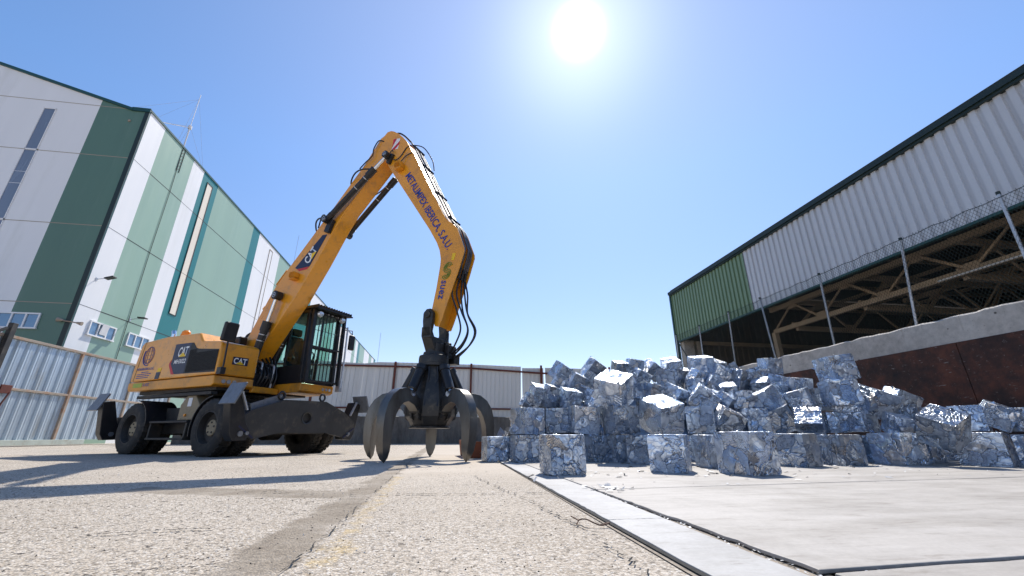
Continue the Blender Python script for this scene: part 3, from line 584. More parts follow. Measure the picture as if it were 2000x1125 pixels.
for x0,x1,a,b,off,ln,sd in ((-13,-11.1,2.83,2.86,.10,.06,1),(-11.1,-6.9,2.86,2.84,.12,.05,2),(-6.9,-4.55,2.88,2.80,.10,.05,3),(-4.55,-3.9,2.80,2.88,.12,.05,4),(-3.9,-2.2,2.89,2.90,.10,.04,5),(-2.2,1.3,2.90,2.88,.11,.03,6),(1.3,4.22,2.89,2.83,.10,.02,7),(4.33,5.6,2.76,2.78,.13,-.02,8),(5.70,7.6,2.80,2.80,.10,-.03,9),(7.6,11.5,2.80,2.74,.12,-.03,10)):
    sheetrun(x0-ox,x1-ox,a,b,off,ln,sd)
for x in (-11.2,-7.0,-2.83,1.36,5.42,9.6):
    m=MB(); m.bx(x-ox-.055,x-ox+.055,-.03,.06,-1.0 if x<9 else -1,2.92); m.build('post','rust',fe,bevel=0.006)
m=MB(); m.bar((-13-ox,.03,2.66),(1.36-ox,.03,2.66),.06,.09); m.bar((1.36-ox,.03,2.66),(5.42-ox,.03,2.47),.06,.09); m.bar((5.42-ox,.03,2.47),(11.4-ox,.03,2.47),.06,.09); m.build('top_rail','rust',fe)
m=MB(); m.bar((-13-ox,.03,0.45),(11.4-ox,.03,0.45),.06,.08); m.build('lower_rail','rust',fe)

# ---------------------------------------------------------------- right retaining wall
XW=8.6
rw=empty('retaining_wall',(XW,8,0)); tag(rw,'retaining wall of dark rusty steel plate under a pale rough concrete cap','wall')
m=MB(); rr=random.Random(5); n=150; y0,y1=-3.0,14.7
prof=[]
for i in range(n+1):
    y=y0+(y1-y0)*i/n; prof.append((y-8,2.335+0.028*(noise.noise((y*2.3,0,0)))+0.02*noise.noise((y*9,3,0))))
for i in range(n):
    (a,za),(b,zb)=prof[i],prof[i+1]
    vs=[(0,a,1.89),(0,b,1.89),(0.012+.01*noise.noise((a*5,1,1)),b,zb-.03),(0.012+.01*noise.noise((a*5,1,1)),a,za-.03),(.05,b,zb),(.05,a,za),(.42,b,zb),(.42,a,za),(.42,b,1.89),(.42,a,1.89)]
    m.add(vs,[(0,3,2,1),(3,5,4,2),(5,7,6,4),(7,9,8,6)])
m.add([(0,y1-8,1.89),(.42,y1-8,1.89),(.42,y1-8,2.33),(.05,y1-8,2.33)],[(0,1,2,3)])
m.build('concrete_cap','cap',rw,smooth=40)
m=MB()
for a,b in ((-11,-2.35),(-2.34,3.6),(3.61,6.7)): m.bx(-0.015,0.30,a,b,-0.1,1.888)
m.build('steel_plate','rustplate',rw,bevel=0.004)
m=MB(); m.bx(0.31,0.415,-11,6.69,-0.1,1.885); m.build('backing','base',rw,smooth=0)

# ---------------------------------------------------------------- chain link fence on the retaining wall
cf=empty('chain_link_fence',(XW+.2,8,2.33)); tag(cf,'diamond mesh fence on slightly bent galvanised posts along the retaining wall top','fence')
posts=[(4.53,4.49,1.80),(6.30,6.06,1.74),(8.06,7.97,1.74),(9.85,9.96,1.78),(11.48,11.37,1.78),(13.04,12.99,1.75),(14.61,14.54,1.78),(2.8,2.9,1.78),(1.0,1.0,1.78),(-.8,-.8,1.78)]
for yb,yt,h in posts:
    m=MB(); m.cyl((0,yb-8,-.02),(0,yt-8,h),.024,12,mi=0); m.cyl((0,yt-8-.0,h-.02),(0,yt-8,h+.03),.03,12,mi=1); m.build('post',['galv','trimk'],cf)
m=MB(); m.cyl((0,14.5-8,1.55),(-.02,13.64-8,0.35),.018,8); m.build('brace','trimk',cf)
m=MB(); ya,yb_=-0.8,14.55; H_=1.73; s=0.058; half=s
def strand(y0s,dirn):
    # zig at 60 degrees; clipped to the fence rectangle
    pts=[]; z=0.0; y=y0s
    ylen=H_*0.62*dirn
    a=(y,0.0); b=(y+ylen,H_)
    def clip(a,b):
        (x0,z0),(x1,z1)=a,b
        for lim,sg in ((ya,1),(yb_,-1)):
            if sg*(x0-lim)<0 and sg*(x1-lim)<0: return None
            if sg*(x0-lim)<0: t=(lim-x0)/(x1-x0); z0=z0+(z1-z0)*t; x0=lim
            if sg*(x1-lim)<0: t=(lim-x0)/(x1-x0); z1=z0+(z1-z0)*t; x1=lim
        return (x0,z0),(x1,z1)
    c=clip(a,b)
    if not c: return
    sag=lambda y,z: 0.02*math.sin(y*3.1)+0.012*math.sin(z*5+y*7)
    (p,q)=c; N=4; P=[]
    for i in range(N+1):
        t=i/N; y=p[0]+(q[0]-p[0])*t; z=p[1]+(q[1]-p[1])*t; P.append((-.03+sag(y,z),y-8,z))
    m.tube(P,0.0027,3)
k=ya-H_
while k<yb_+H_: strand(k,1); strand(k,-1); k+=s
P=[(-.03,ya-8+i*(yb_-ya)/120,H_+.012*math.sin(i*1.3)-.03*abs(math.sin(i*.9))*0.6) for i in range(121)]
m.tube(P,0.006,5)
for i in range(170):
    y=ya-8+i*(yb_-ya)/170; m.tube([(-.03,y,H_-.02),(-.03+.01,y+.02,H_+.035)],0.003,3)
m.build('netting','trimk',cf)

# ---------------------------------------------------------------- open sided shed behind the fence
XS=10.5
sh=empty('open_shed',(XS,10,0)); tag(sh,'open sided shed with white and green ribbed cladding above a dark truss roof','building')
def clad(y0,y1,z0,z1,mat):
    m=MB(); p=0.21; y=y0; pts=[]
    while y<y1-1e-4:
        pts+= [(0,y),(0,y+p*.52),(.05,y+p*.57),(.05,y+p*.92),(0.0,y+p*.98)]; y+=p
    pts=[(a,min(b,y1)) for a,b in pts]+[(0,y1)]
    n=len(pts); vs=[(a,b-10,z0) for a,b in pts]+[(a,b-10,z1) for a,b in pts]
    m.add(vs,[(i,n+i,n+i+1,i+1) for i in range(n-1)]); return m.build('cladding',mat,sh,smooth=0)
clad(-4.5,12.24,4.50,6.80,'cladw'); clad(12.26,17.38,4.50,6.80,'cladg')
m=MB(); m.bx(-.10,.12,-14.5,7.42,6.80,6.93); m.bx(-.06,.10,-14.5,7.40,6.74,6.80); m.build('eave_trim','trimk',sh,smooth=0)
m=MB(); m.bx(-.05,.06,-14.5,7.40,4.44,4.50); m.build('bottom_trim','trim',sh,smooth=0)
m=MB(); m.bx(-.05,.12,7.34,7.43,0,6.80); m.build('corner_trim','trim',sh,smooth=0)
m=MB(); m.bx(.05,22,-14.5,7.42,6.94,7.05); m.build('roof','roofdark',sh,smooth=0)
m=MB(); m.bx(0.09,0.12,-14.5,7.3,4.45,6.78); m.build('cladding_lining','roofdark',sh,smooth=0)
m=MB()   # ribbed end wall and far side wall
x=0.12; pts=[]
while x<22: pts+=[(x,7.30),(x+.12,7.30),(x+.15,7.27),(x+.27,7.27)]; x+=.30
n=len(pts); m.add([(a,b,0) for a,b in pts]+[(a,b,6.9) for a,b in pts],[(i,i+1,n+i+1,n+i) for i in range(n-1)])
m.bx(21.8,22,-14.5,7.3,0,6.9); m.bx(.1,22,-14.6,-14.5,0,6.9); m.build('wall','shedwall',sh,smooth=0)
def truss(pa,pb,zlo,zhi,nb,w,name='roof_truss'):
    m=MB(); pa=Vector(pa);pb=Vector(pb); L=(pb-pa)
    lo=lambda t: pa+L*t+Vector((0,0,zlo)); hi=lambda t: pa+L*t+Vector((0,0,zhi))
    m.bar(lo(0),lo(1),w,w*1.3); m.bar(hi(0),hi(1),w,w*1.3)
    for i in range(nb):
        t0,t1,t2=i/nb,(i+.5)/nb,(i+1)/nb
        m.bar(lo(t0),hi(t1),w*.62,w*.62); m.bar(hi(t1),lo(t2),w*.42,w*.42)
        c=lo(t0); m.box(c+Vector((0,0,w*.9)),(w*.5,w*2.6,w*1.6) if abs(L.y)>abs(L.x) else (w*2.6,w*.5,w*1.6))
        c=hi(t1); m.box(c-Vector((0,0,w*.9)),(w*.5,w*2.4,w*1.5) if abs(L.y)>abs(L.x) else (w*2.4,w*.5,w*1.5))
    return m.build(name,'truss',sh)
truss((1.5,-13.2,0),(1.5,3.2,0),4.03,4.84,8,.11)
for y in (2.3,-.2,-2.7,-5.2,-7.7,-10.2): truss((1.6,y,0),(21.5,y,0),3.95,4.92,9,.12)
truss((6.5,-14.1,0),(6.5,2.3,0),4.1,5.2,8,.12); truss((12,-14.1,0),(12,2.3,0),4.1,5.4,8,.12)
m=MB()
for y in (6.9,3.9,1.1,-1.7,-4.5,-7.3): m.bar((.3,y,6.3),(21.5,y,6.3),.10,.14)
for x in (2.5,4.5,6.5,8.5,10.5,12.5): m.bar((x,-14.4,6.6),(x,7.2,6.6),.08,.14)
m.bar((.3,7.2,4.45),(21.5,7.2,4.45),.1,.16); m.bar((.3,7.2,3.3),(21.5,7.2,3.3),.08,.12); m.build('purlin','truss',sh)
for x,y in ((1.5,3.2),(6.5,2.3),(12,2.3),(12,-5.2)):
    m=MB(); m.bar((x,y,0),(x,y,4.0),.16,.16,(1,0,0)); m.build('column','truss',sh)
m=MB(); m.bx(.12,.62,7.0,7.28,0,4.5); m.bx(.80,1.02,7.05,7.28,0,4.5); m.build('pier','cap',sh,smooth=0)
m=MB(); m.tube([(1.2,-6.6,3.92),(1.2,-2.4,3.92)],.02,6); m.tube([(1.2,-6.6,3.92),(1.2,-6.62,3.75),(1.2,-6.7,3.55)],.014,6); m.build('light_tube','wframe',sh)

# ================================================================ THE MATERIAL HANDLER
TH=R(-34.35); EX=Vector((math.cos(TH),math.sin(TH),0)); EY=Vector((-math.sin(TH),math.cos(TH),0)); EO=Vector((-5.0,11.18,0))
ex=empty('material_handler',EO,TH)
tag(ex,'yellow wheeled material handler with a tall angled boom, barred cab and lowered stabiliser blade','excavator')
# ---- undercarriage
m=MB(); m.bx(-1.9,2.05,-.55,.55,.50,1.02); m.bx(-.95,.75,-.95,.95,.42,.98); m.prism([(-.75,.98),(-.35,1.22),(.55,1.22),(.85,.98)],-.8,.8,'y'); m.build('chassis','dark',ex,bevel=0.02)
m=MB(); m.lathe([(.62,1.02),(.66,1.06),(.66,1.20),(.58,1.22),(.58,1.34)],40,'z'); 
for k in range(36):
    a=2*math.pi*k/36; m.cyl((.62*math.cos(a),.62*math.sin(a),1.2),(.62*math.cos(a),.62*math.sin(a),1.235),.02,6)
m.build('slew_ring','dark',ex)
for x in (-1.45,1.45):
    m=MB(); m.cyl((x,-1.0,.53),(x,1.0,.53),.13,16); m.lathe([(.1,-.28),(.24,-.16),(.24,.16),(.1,.28)],20,'y',(x,0,.53)); m.build('axle','dark',ex)
RT=.535
def tyre(yc,w,out):
    m=MB(); hw=w/2
    prof=[(.30,-hw*.8),(.33,-hw),(.44,-hw*1.04),(.505,-hw*.92),(RT,-hw*.72),(RT,hw*.72),(.505,hw*.92),(.44,hw*1.04),(.33,hw),(.30,hw*.8)]
    m.lathe(prof,48,'y',closed=False)
    for k in range(30):
        a=2*math.pi*k/30
        for sgn in (-1,1):
            rot=Matrix.Rotation(-a-sgn*.05,3,'Y'); c=Vector((math.cos(a+sgn*.05)*(RT+.004),sgn*hw*.43,math.sin(a+sgn*.05)*(RT+.004))); m.box(c,(.030,hw*.60,.066),rot)
    return m
def wheel(x,y,out,full):
    o=tyre(0,.285,out).build('wheel','tyre',ex,smooth=30); o.location=(x,y,RT-.004)
    m=MB(); s=out
    m.lathe([(.315,s*.115),(.325,s*.135),(.30,s*.138),(.285,s*.10),(.27,s*.02),(.16,s*.0),(.05,s*.0)],36,'y',closed=False)
    m.lathe([(.05,s*-.002),(.31,s*-.004)],36,'y',closed=False); r=m.build('rim','dark',o,smooth=30,fix=True)
    if full:
        m=MB(); m.lathe([(.155,s*.0),(.155,s*.05),(.14,s*.062),(.001,s*.062)],24,'y',closed=False)
        for k in range(5):
            a=2*math.pi*k/5+.3; m.cyl((.10*math.cos(a),s*.06,.10*math.sin(a)),(.10*math.cos(a),s*.075,.10*math.sin(a)),.018,8,mi=1)
        m.build('hub',['hub','dark'],o,smooth=30,fix=True)
for x in (-1.45,1.45):
    for y,out,full in ((-1.21,-1,True),(-.86,-1,False),(1.21,1,True),(.86,1,False)): wheel(x,y,out,full)
# mudguards, steps, tool box between the wheels
for xf,sgn in ((1.45,-1),(-1.45,1)):
    m=MB(); a0,a1=(R(95),R(195)) if sgn<0 else (R(85),R(10)); n=14; r0,r1=.60,.62
    for i in range(n):
        A=a0+(a1-a0)*i/n; B=a0+(a1-a0)*(i+1)/n
        P=lambda r,a,y:(xf+r*math.cos(a),y,.53+r*math.sin(a))
        m.add([P(r0,A,-1.34),P(r0,B,-1.34),P(r1,B,-1.34),P(r1,A,-1.34),P(r0,A,-.7),P(r0,B,-.7),P(r1,B,-.7),P(r1,A,-.7)],[(0,1,2,3),(7,6,5,4),(3,2,6,7),(4,5,1,0)])
    m.build('mudguard','black',ex,fix=True)
m=MB(); m.bx(-.78,.62,-1.30,-1.02,.30,.345); m.bx(-.78,.62,-1.30,-1.02,.64,.685); m.bx(-.78,-.72,-1.28,-1.05,.345,.64); m.bx(.56,.62,-1.28,-1.05,.345,.64); m.build('step','dark',ex,bevel=0.008)
m=MB(); m.prism([(-.10,.70),(.60,.70),(.60,1.0),(.38,1.22),(.10,1.22),(-.10,1.02)],-1.12,-.6,'y'); m.build('toolbox','hub',ex,bevel=0.015)
m=MB(); m.bx(.17,.31,-1.127,-1.122,.98,1.16); m.build('label_sticker','white',ex,smooth=0)
m=MB(); m.cyl((.18,-1.12,.80),(.18,-1.15,.80),.03,10); m.build('reflector','amber',ex)
m=MB(); m.bx(-1.9,1.0,-1.18,-1.04,1.20,1.27); m.build('deck_edge','dark',ex,bevel=0.01)
# ---- front stabiliser blade
bl=MB(); poly=[(-.47,1.09),(.55,1.12),(1.15,.90),(1.46,.70),(1.50,.50),(1.25,.33),(.66,.445),(-.50,.44),(-1.05,.32),(-1.38,.50),(-1.40,.66),(-1.12,.86)]
# plate with a round port: built as a ring of quads around the hole
hc=(.10,.745); hr=.105; import bisect
def plate(m,poly,x0,x1,hc,hr,N=36):
    def hit(a):
        d=(math.cos(a),math.sin(a)); best=None
        for i in range(len(poly)):
            p,q=poly[i],poly[(i+1)%len(poly)]; e=(q[0]-p[0],q[1]-p[1]); den=d[0]*e[1]-d[1]*e[0]
            if abs(den)<1e-9: continue
            w0=(p[0]-hc[0],p[1]-hc[1]); t=(w0[0]*e[1]-w0[1]*e[0])/den; u=(w0[0]*d[1]-w0[1]*d[0])/den
            if t>0 and -1e-6<=u<=1+1e-6 and (best is None or t<best): best=t
        return best
    A=sorted([2*math.pi*k/N for k in range(N)]+[math.atan2(p[1]-hc[1],p[0]-hc[0])%(2*math.pi) for p in poly]); k=len(A)
    out=[(hc[0]+math.cos(a)*hit(a),hc[1]+math.sin(a)*hit(a)) for a in A]; inn=[(hc[0]+hr*math.cos(a),hc[1]+hr*math.sin(a)) for a in A]
    vs=[(x1,)+p for p in out]+[(x1,)+p for p in inn]+[(x0,)+p for p in out]+[(x0,)+p for p in inn]
    for i in range(k):
        j=(i+1)%k
        m.add([vs[i],vs[j],vs[k+j],vs[k+i]],[(0,1,2,3)]); m.add([vs[2*k+i],vs[2*k+j],vs[3*k+j],vs[3*k+i]],[(3,2,1,0)])
        m.add([vs[i],vs[j],vs[2*k+j],vs[2*k+i]],[(3,2,1,0)]); m.add([vs[k+i],vs[k+j],vs[3*k+j],vs[3*k+i]],[(0,1,2,3)])
plate(bl,poly,2.36,2.42,hc,hr)
bl.bx(2.05,2.36,-.42,.5,.50,1.02)
bl.prism([(2.10,.42),(2.36,.42),(2.36,.46),(2.10,.46)],-.5,.66,'y')
blo=bl.build('stabiliser_blade','blade',ex,smooth=0,fix=False)
m=MB(); m.lathe([(.105,2.425),(.13,2.435),(.13,2.36),(.105,2.36)],28,'x',(0,hc[0],hc[1]),closed=False); m.build('port_ring','blade',blo)
m=MB(); m.bar((2.30,-1.10,.88),(2.30,-.46,1.115),.20,.03,(1,0,0)); m.build('top_flange','pad',blo)
for y,z in ((-.52,1.10),(.50,1.13)):
    m=MB(); pts=[(2.33+0.0,y+.07*math.cos(a),z+.075+.075*math.sin(a)) for a in [2*math.pi*k/14 for k in range(15)]]; m.tube(pts,.022,8); m.build('lifting_eye','black',blo)
for y,sgn in ((-1.18,-1),(1.30,1)):
    m=MB(); m.cyl((2.40,y,.43),(2.46,y,.43),.035,14); m.build('pin','pad',blo)
    m=MB(); m.bar((2.425,y-sgn*.14,.34),(2.425,y+sgn*.17,.56),.03,.012,(1,0,0)); m.build('weld_strip','navy',blo)
# ---- folded stabiliser legs at the four corners
def outrigger(x,sgn,flip):
    m=MB()
    # arm seen along the machine axis: pivot low, pad high
    pts=[(sgn*1.16,.30),(sgn*1.42,.29),(sgn*1.50,.42),(sgn*1.62,1.12),(sgn*1.40,1.16),(sgn*1.22,.62),(sgn*1.10,.44)]
    m.prism(pts,x-.11,x+.11,'x'); arm=m.build('outrigger','black',ex,bevel=0.015,fix=True)
    m=MB(); rot=Matrix.Rotation(R(sgn*-68),3,'X'); m.box((x+flip*.14,sgn*1.60,1.125),(.46,.42,.035),rot); m.build('foot_pad','pad',arm,bevel=0.008)
    m=MB(); m.bar((x+.15*flip,sgn*1.44,1.16),(x+.15*flip,sgn*1.28,.84),.03,.05,(1,0,0)); m.build('link','galv',arm,bevel=0.006)
    m=MB(); m.cyl((x-.13,sgn*1.30,.42),(x+.13,sgn*1.30,.42),.05,14); m.build('pivot_pin','pad',arm)
outrigger(2.32,-1,1); outrigger(2.30,1,1); outrigger(-2.38,-1,-1); outrigger(-2.38,1,-1)
m=MB(); m.bx(-2.5,-1.9,-1.2,1.2,.42,.80); m.build('rear_beam','dark',ex,bevel=0.02)

# ---- upper frame, counterweight and engine hood (slews, here in line with the wheels)
m=MB(); m.prism([(-2.24,1.38),(-2.30,1.46),(-2.31,1.585),(1.10,1.585),(1.13,1.40),(1.05,1.36)],-1.25,-.39,'y'); m.bx(-2.29,-.6,-.388,1.20,1.385,1.585); m.bx(-.6,1.1,-.385,.26,1.30,1.44)
up=m.build('upper_skirt','yellow2',ex,bevel=0.025,seg=3,fix=True)
m=MB(); m.bx(-2.0,1.0,-1.1,1.1,1.30,1.375); m.build('belly_plate','dark',ex)
hood=[(-2.27,1.60),(-2.295,1.75),(-2.22,2.50),(-2.12,2.575),(-1.2,2.62),(.16,2.585),(.20,2.565),(.34,2.40),(.40,2.375),(1.06,2.315),(1.115,2.25),(1.125,1.60)]
m=MB(); m.prism(hood,-1.25,-.39,'y'); hd=m.build('engine_hood','yellow',ex,bevel=0.045,seg=4,fix=True)
rear=[(-2.27,1.60),(-2.295,1.75),(-2.22,2.50),(-2.12,2.575),(-1.2,2.62),(-.55,2.60),(-.5,1.60)]
m=MB(); m.prism(rear,-.385,1.18,'y'); m.build('counterweight','yellow',ex,bevel=0.045,seg=4,fix=True)
Y0=-1.252
def flat(name,poly,mat,par,y=Y0,th=.004):
    m=MB(); m.prism(poly,y,y-th,'y'); return m.build(name,mat,par,smooth=0,fix=True)
flat('seam',[(-2.13,1.60),(-2.118,1.60),(-2.03,2.57),(-2.042,2.57)],'joint',hd,Y0,.002)
flat('badge_panel',[(-.655,1.995),(-.67,1.935),(-.43,1.685),(-.062,1.68),(-.02,2.372),(-.66,2.385)],'navy',hd)
flat('badge_stripe',[(-.675,2.03),(-.735,1.96),(-.735,1.91),(-.55,1.688),(-.44,1.686),(-.675,1.93)],'red',hd)
gr=flat('side_grille',[(-.058,1.68),(1.075,1.652),(1.05,2.135),(.30,2.205),(.20,2.235),(.05,2.365),(-.016,2.370)],'grille',hd)
m=MB()
for k in range(26):
    x=.0+k*.042; m.bx(x,x+.012,Y0-.012,Y0-.004,1.70,2.12 if x>.25 else 2.20)
m.build('louvre','grille',gr,smooth=0)
text_mb('CAT',.21,(-.475,Y0-.004,2.085),(1,0,0),(.11,0,1),'white',hd,'lettering',width=.37,bold=.028)
m=MB(); m.add([(-.42,Y0-.0105,2.070),(-.14,Y0-.0105,2.070),(-.275,Y0-.0105,2.175)],[(0,1,2)]); m.build('triangle_mark','cyellow',hd,smooth=0)
text_mb('MH3022',.095,(-.545,Y0-.004,1.922),(1,0,0),(.15,0,1),'white',hd,'lettering',width=.45,bold=.02)
# globe emblem
m=MB(); gc=(-1.72,2.215); GR=.205
def ring(fn,r=.0055,n=40,a0=0,a1=2*math.pi): m.tube([(gc[0]+fn(a0+(a1-a0)*k/n)[0],Y0-.002,gc[1]+fn(a0+(a1-a0)*k/n)[1]) for k in range(n+1)],r,4)
ring(lambda a:(GR*math.cos(a),GR*math.sin(a)))
for f_ in (.35,.72): ring(lambda a,f_=f_:(GR*f_*math.cos(a),GR*math.sin(a)),.004)
for hgt in (-.5,0,.5): ring(lambda a,h=hgt:((a)*GR*math.cos(math.asin(h)),GR*h),.004,8,-1,1)
ring(lambda a:(GR*1.18*math.cos(a),GR*1.18*math.sin(a)),.012,20,R(150),R(285)); m.build('globe_emblem','blue',hd,smooth=0)
text_mb('METALIMPEX IBERICA, S.A.U.',.055,(-2.06,Y0-.003,1.862),(1,0,-.01),(0,0,1),'blue',hd,'lettering',width=.72,bold=.02)
for k,(wd,x) in enumerate(((.30,-1.86),(.62,-2.03),(.56,-2.03),(.52,-2.03))):
    m=MB(); rr=random.Random(k); xx=x
    while xx<x+wd: l=rr.uniform(.012,.035); m.bx(xx,xx+l,Y0-.003,Y0-.001,1.80-.043*k,1.818-.043*k); xx+=l+.008
    m.build('small_print','blue',hd,smooth=0)
flat('yellow_sticker',[(-1.17,1.785),(-1.02,1.785),(-1.0,1.87),(-1.15,1.87)],'cyellow',hd); flat('black_sticker',[(-1.20,1.62),(-1.03,1.62),(-1.01,1.775),(-1.18,1.775)],'navy',hd)
text_mb('SUEZ',.065,(-1.62,Y0-.003,1.475),(1,0,.0),(0,0,1),'blue',up,'lettering',width=.27,bold=.01)
flat('lime_sticker',[(-2.05,1.455),(-1.66,1.455),(-1.66,1.555),(-2.05,1.555)],'lime',up)
X1=1.128
m=MB(); m.prism([(-.965,1.84),(-.625,1.845),(-.625,2.02),(-.965,2.01)],X1,X1+.004,'x'); m.build('front_badge','navy',hd,smooth=0,fix=True)
text_mb('CAT',.125,(X1+.003,-.945,1.868),(0,1,0),(0,0,1),'white',hd,'lettering',width=.29,bold=.028)
m=MB(); m.add([(X1+.0095,-.90,1.858),(X1+.0095,-.70,1.858),(X1+.0095,-.80,1.928)],[(0,1,2)]); m.build('triangle_mark','cyellow',hd,smooth=0)
for y in (-1.06,-.95,-.83):
    m=MB(); m.cyl((1.11,y,1.47),(1.142,y,1.47),.042,16); m.build('work_light','lampglass',up)
m=MB(); m.box((-1.25,-.86,2.66),(.20,.16,.06)); 
o=m.build('beacon','black',ex); m=MB(); m.lathe([(.08,0),(.10,.03),(.095,.13),(.06,.17),(.001,.18)],14,'z',(-1.20,-.86,2.69),closed=False); m.lathe([(.05,0),(.06,.03),(.05,.10),(.001,.11)],12,'z',(-1.33,-.86,2.69),closed=False); m.build('beacon_lens','amber',o)
m=MB(); m.cyl((-1.62,-.92,2.55),(-1.62,-.92,2.80),.05,14); m.cyl((-1.62,-.92,2.78),(-1.66,-.92,2.88),.05,14); m.build('exhaust_pipe','chrome',ex)
m=MB(); m.prism([(-2.0,2.60),(-1.75,2.68),(-1.1,2.68),(-.9,2.61)],-.7,.2,'y'); m.build('intake_cover','black',ex,bevel=0.02,fix=True)
# mirror on a stalk at the front right corner
m=MB(); m.tube([(1.13,-1.16,1.68),(1.24,-1.20,1.66),(1.25,-1.20,1.80),(1.21,-1.20,2.30)],.018,8); m.bx(1.12,1.26,-1.24,-1.14,1.60,1.74); mo=m.build('mirror_stalk','black',ex)
m=MB(); rot=Matrix.Rotation(R(6),3,'Y'); m.box((1.20,-1.20,2.50),(.10,.30,.42),rot); m.build('mirror','black',mo,bevel=0.04,seg=3)

# ---- machinery on the deck between hood and cab
m=MB(); m.bx(-.45,.75,-.36,.24,1.44,2.05); m.bx(.2,1.0,-.34,-.05,1.44,1.75); m.build('swivel_block','black',ex,bevel=0.02)
for px_,py_,h in ((.95,-.18,2.02),(1.02,.08,1.98),(.88,-.28,1.9)):
    m=MB(); m.tube([(px_,py_,1.45),(px_+.02,py_,h-.1),(px_-.05,py_,h),(px_-.25,py_,h+.02)],.028,8,smooth=4); m.build('hydraulic_pipe','galv' if py_<0.2 else 'black',ex)
for k in range(6):
    y=-.25+.08*k; m=MB(); m.tube([(1.0,y,1.46),(1.08+.03*math.sin(k),y+.02,1.75),(.8,y,2.0+.05*k),(.55,y,2.2)],.022,7,smooth=4); m.build('hose','rubber',ex)
m=MB(); rr=random.Random(4)
for k in range(14): m.box((rr.uniform(.55,.75),rr.uniform(.1,.28),rr.uniform(1.5,2.2)),(.09,.05,.07))
m.build('valve_bank','galv',ex,bevel=0.008)
m=MB(); m.bx(.0,.5,-.55,-.35,2.35,2.62); m.lathe([(.16,0),(.18,.12),(.10,.26),(.001,.27)],14,'z',(.15,.15,2.62),closed=False); m.build('filter_housing','black',ex,bevel=0.03)
m=MB(); m.tube([(-.05,.30,2.55),(-.05,.30,3.08),(.22,.30,3.08),(.22,.30,2.55)],.022,8); m.tube([(-.05,.30,2.85),(.22,.30,2.85)],.018,8); m.build('handrail','black',ex)
m=MB(); m.tube([(-.1,.1,2.5),(-.15,.15,2.95),(.05,.2,3.05),(.25,.2,2.8),(.3,.1,2.5)],.04,8,smooth=5); m.tube([(-.2,.0,2.5),(-.3,.1,2.85),(-.05,.25,2.95),(.1,.2,2.6)],.035,8,smooth=5); m.build('hose_bundle','rubber',ex)

# ---- cab
m=MB(); m.prism([(.15,1.34),(1.72,1.34),(1.80,1.38),(1.80,1.555),(.15,1.555)],.28,1.24,'y'); m.build('cab_base','yellow2',ex,bevel=0.02,fix=True)
for y in (.92,1.02,1.12):
    m=MB(); m.cyl((1.79,y,1.455),(1.812,y,1.455),.035,12); m.build('step_light','lampglass',ex)
m=MB()
for x,y in ((1.74,.31),(1.74,1.21),(.52,.31),(.52,1.21)): m.bar((x,y,1.56),(x-(.06 if x>1 else .0),y,3.30),.09,.09,(1,0,0))
m.bx(.47,1.74,.27,1.25,3.27,3.36); m.bx(.47,.55,.27,1.25,1.56,2.0)
m.bx(.55,1.72,.275,.33,1.56,1.98); m.bx(.55,1.72,1.19,1.245,1.56,1.70)
m.bx(1.05,1.11,.28,.33,1.98,3.27); m.bx(1.05,1.11,1.19,1.24,1.70,3.27)
m.bx(1.70,1.76,.35,1.17,1.56,1.66); m.bx(1.67,1.73,.35,1.17,2.40,2.46); cab=m.build('cab_frame','black',ex,bevel=0.012)
m=MB(); m.bx(.56,1.05,.292,.30,1.98,3.27); m.bx(1.11,1.68,.292,.30,1.98,3.27); m.bx(.56,1.05,1.22,1.228,1.70,3.27); m.bx(1.11,1.68,1.22,1.228,1.70,3.27); m.bx(.50,.508,.36,1.16,2.0,3.27); m.bx(1.70,1.706,.36,1.16,1.66,2.40); m.bx(1.68,1.686,.36,1.16,2.46,3.26)
m.build('cab_glass','glass',cab,smooth=0)
m=MB(); m.prism([(.45,3.37),(1.55,3.43),(2.06,3.37),(2.06,3.34),(1.55,3.39),(.45,3.34)],.20,1.32,'y')
for k in range(14):
    y=.24+k*.08; m.bx(1.55,2.04,y-.012,y+.012,3.36,3.44)
rg=m.build('roof_guard','black',cab,smooth=0,fix=True)
m=MB()
for k in range(9):
    y=.36+k*.103; m.bar((1.90,y,1.62),(1.86,y,3.34),.019,.019,(1,0,0))
for z in (2.02,2.84): m.bar((1.895-.02*(z-1.6),.30,z),(1.895-.02*(z-1.6),1.22,z),.012,.012)
for z in (1.62,2.43,3.26): m.bar((1.895-.02*(z-1.6),.30,z),(1.895-.02*(z-1.6),1.22,z),.03,.035)
m.bar((1.92,.29,1.56),(1.86,.29,3.36),.075,.075,(1,0,0)); m.bar((1.92,1.24,1.56),(1.86,1.24,3.36),.06,.06,(1,0,0))
for y in (.30,1.22):
    for z in (1.62,3.26): m.bar((1.74,y,z),(1.9,y,z),.05,.05)
m.build('front_guard','black',cab,bevel=0.004)
for y in (.42,1.12):
    m=MB(); m.lathe([(.001,1.955),(.065,1.95),(.085,1.90),(.05,1.84)],16,'x',(0,y,3.24),closed=False); m.build('roof_light','lampglass',cab,fix=True)
for y in (.55,.70,.85,1.0):
    m=MB(); m.bx(1.80,1.86,y-.04,y+.04,3.28,3.32); m.build('marker_lamp','lampglass',cab,bevel=0.006)
m=MB(); m.tube([(1.88,1.22,3.02),(1.93,1.48,3.04),(1.93,1.50,2.9)],.014,6); ms=m.build('mirror_arm','black',cab); m=MB(); m.box((1.93,1.50,2.72),(.09,.17,.40)); m.build('mirror','black',ms,bevel=0.03,seg=3)
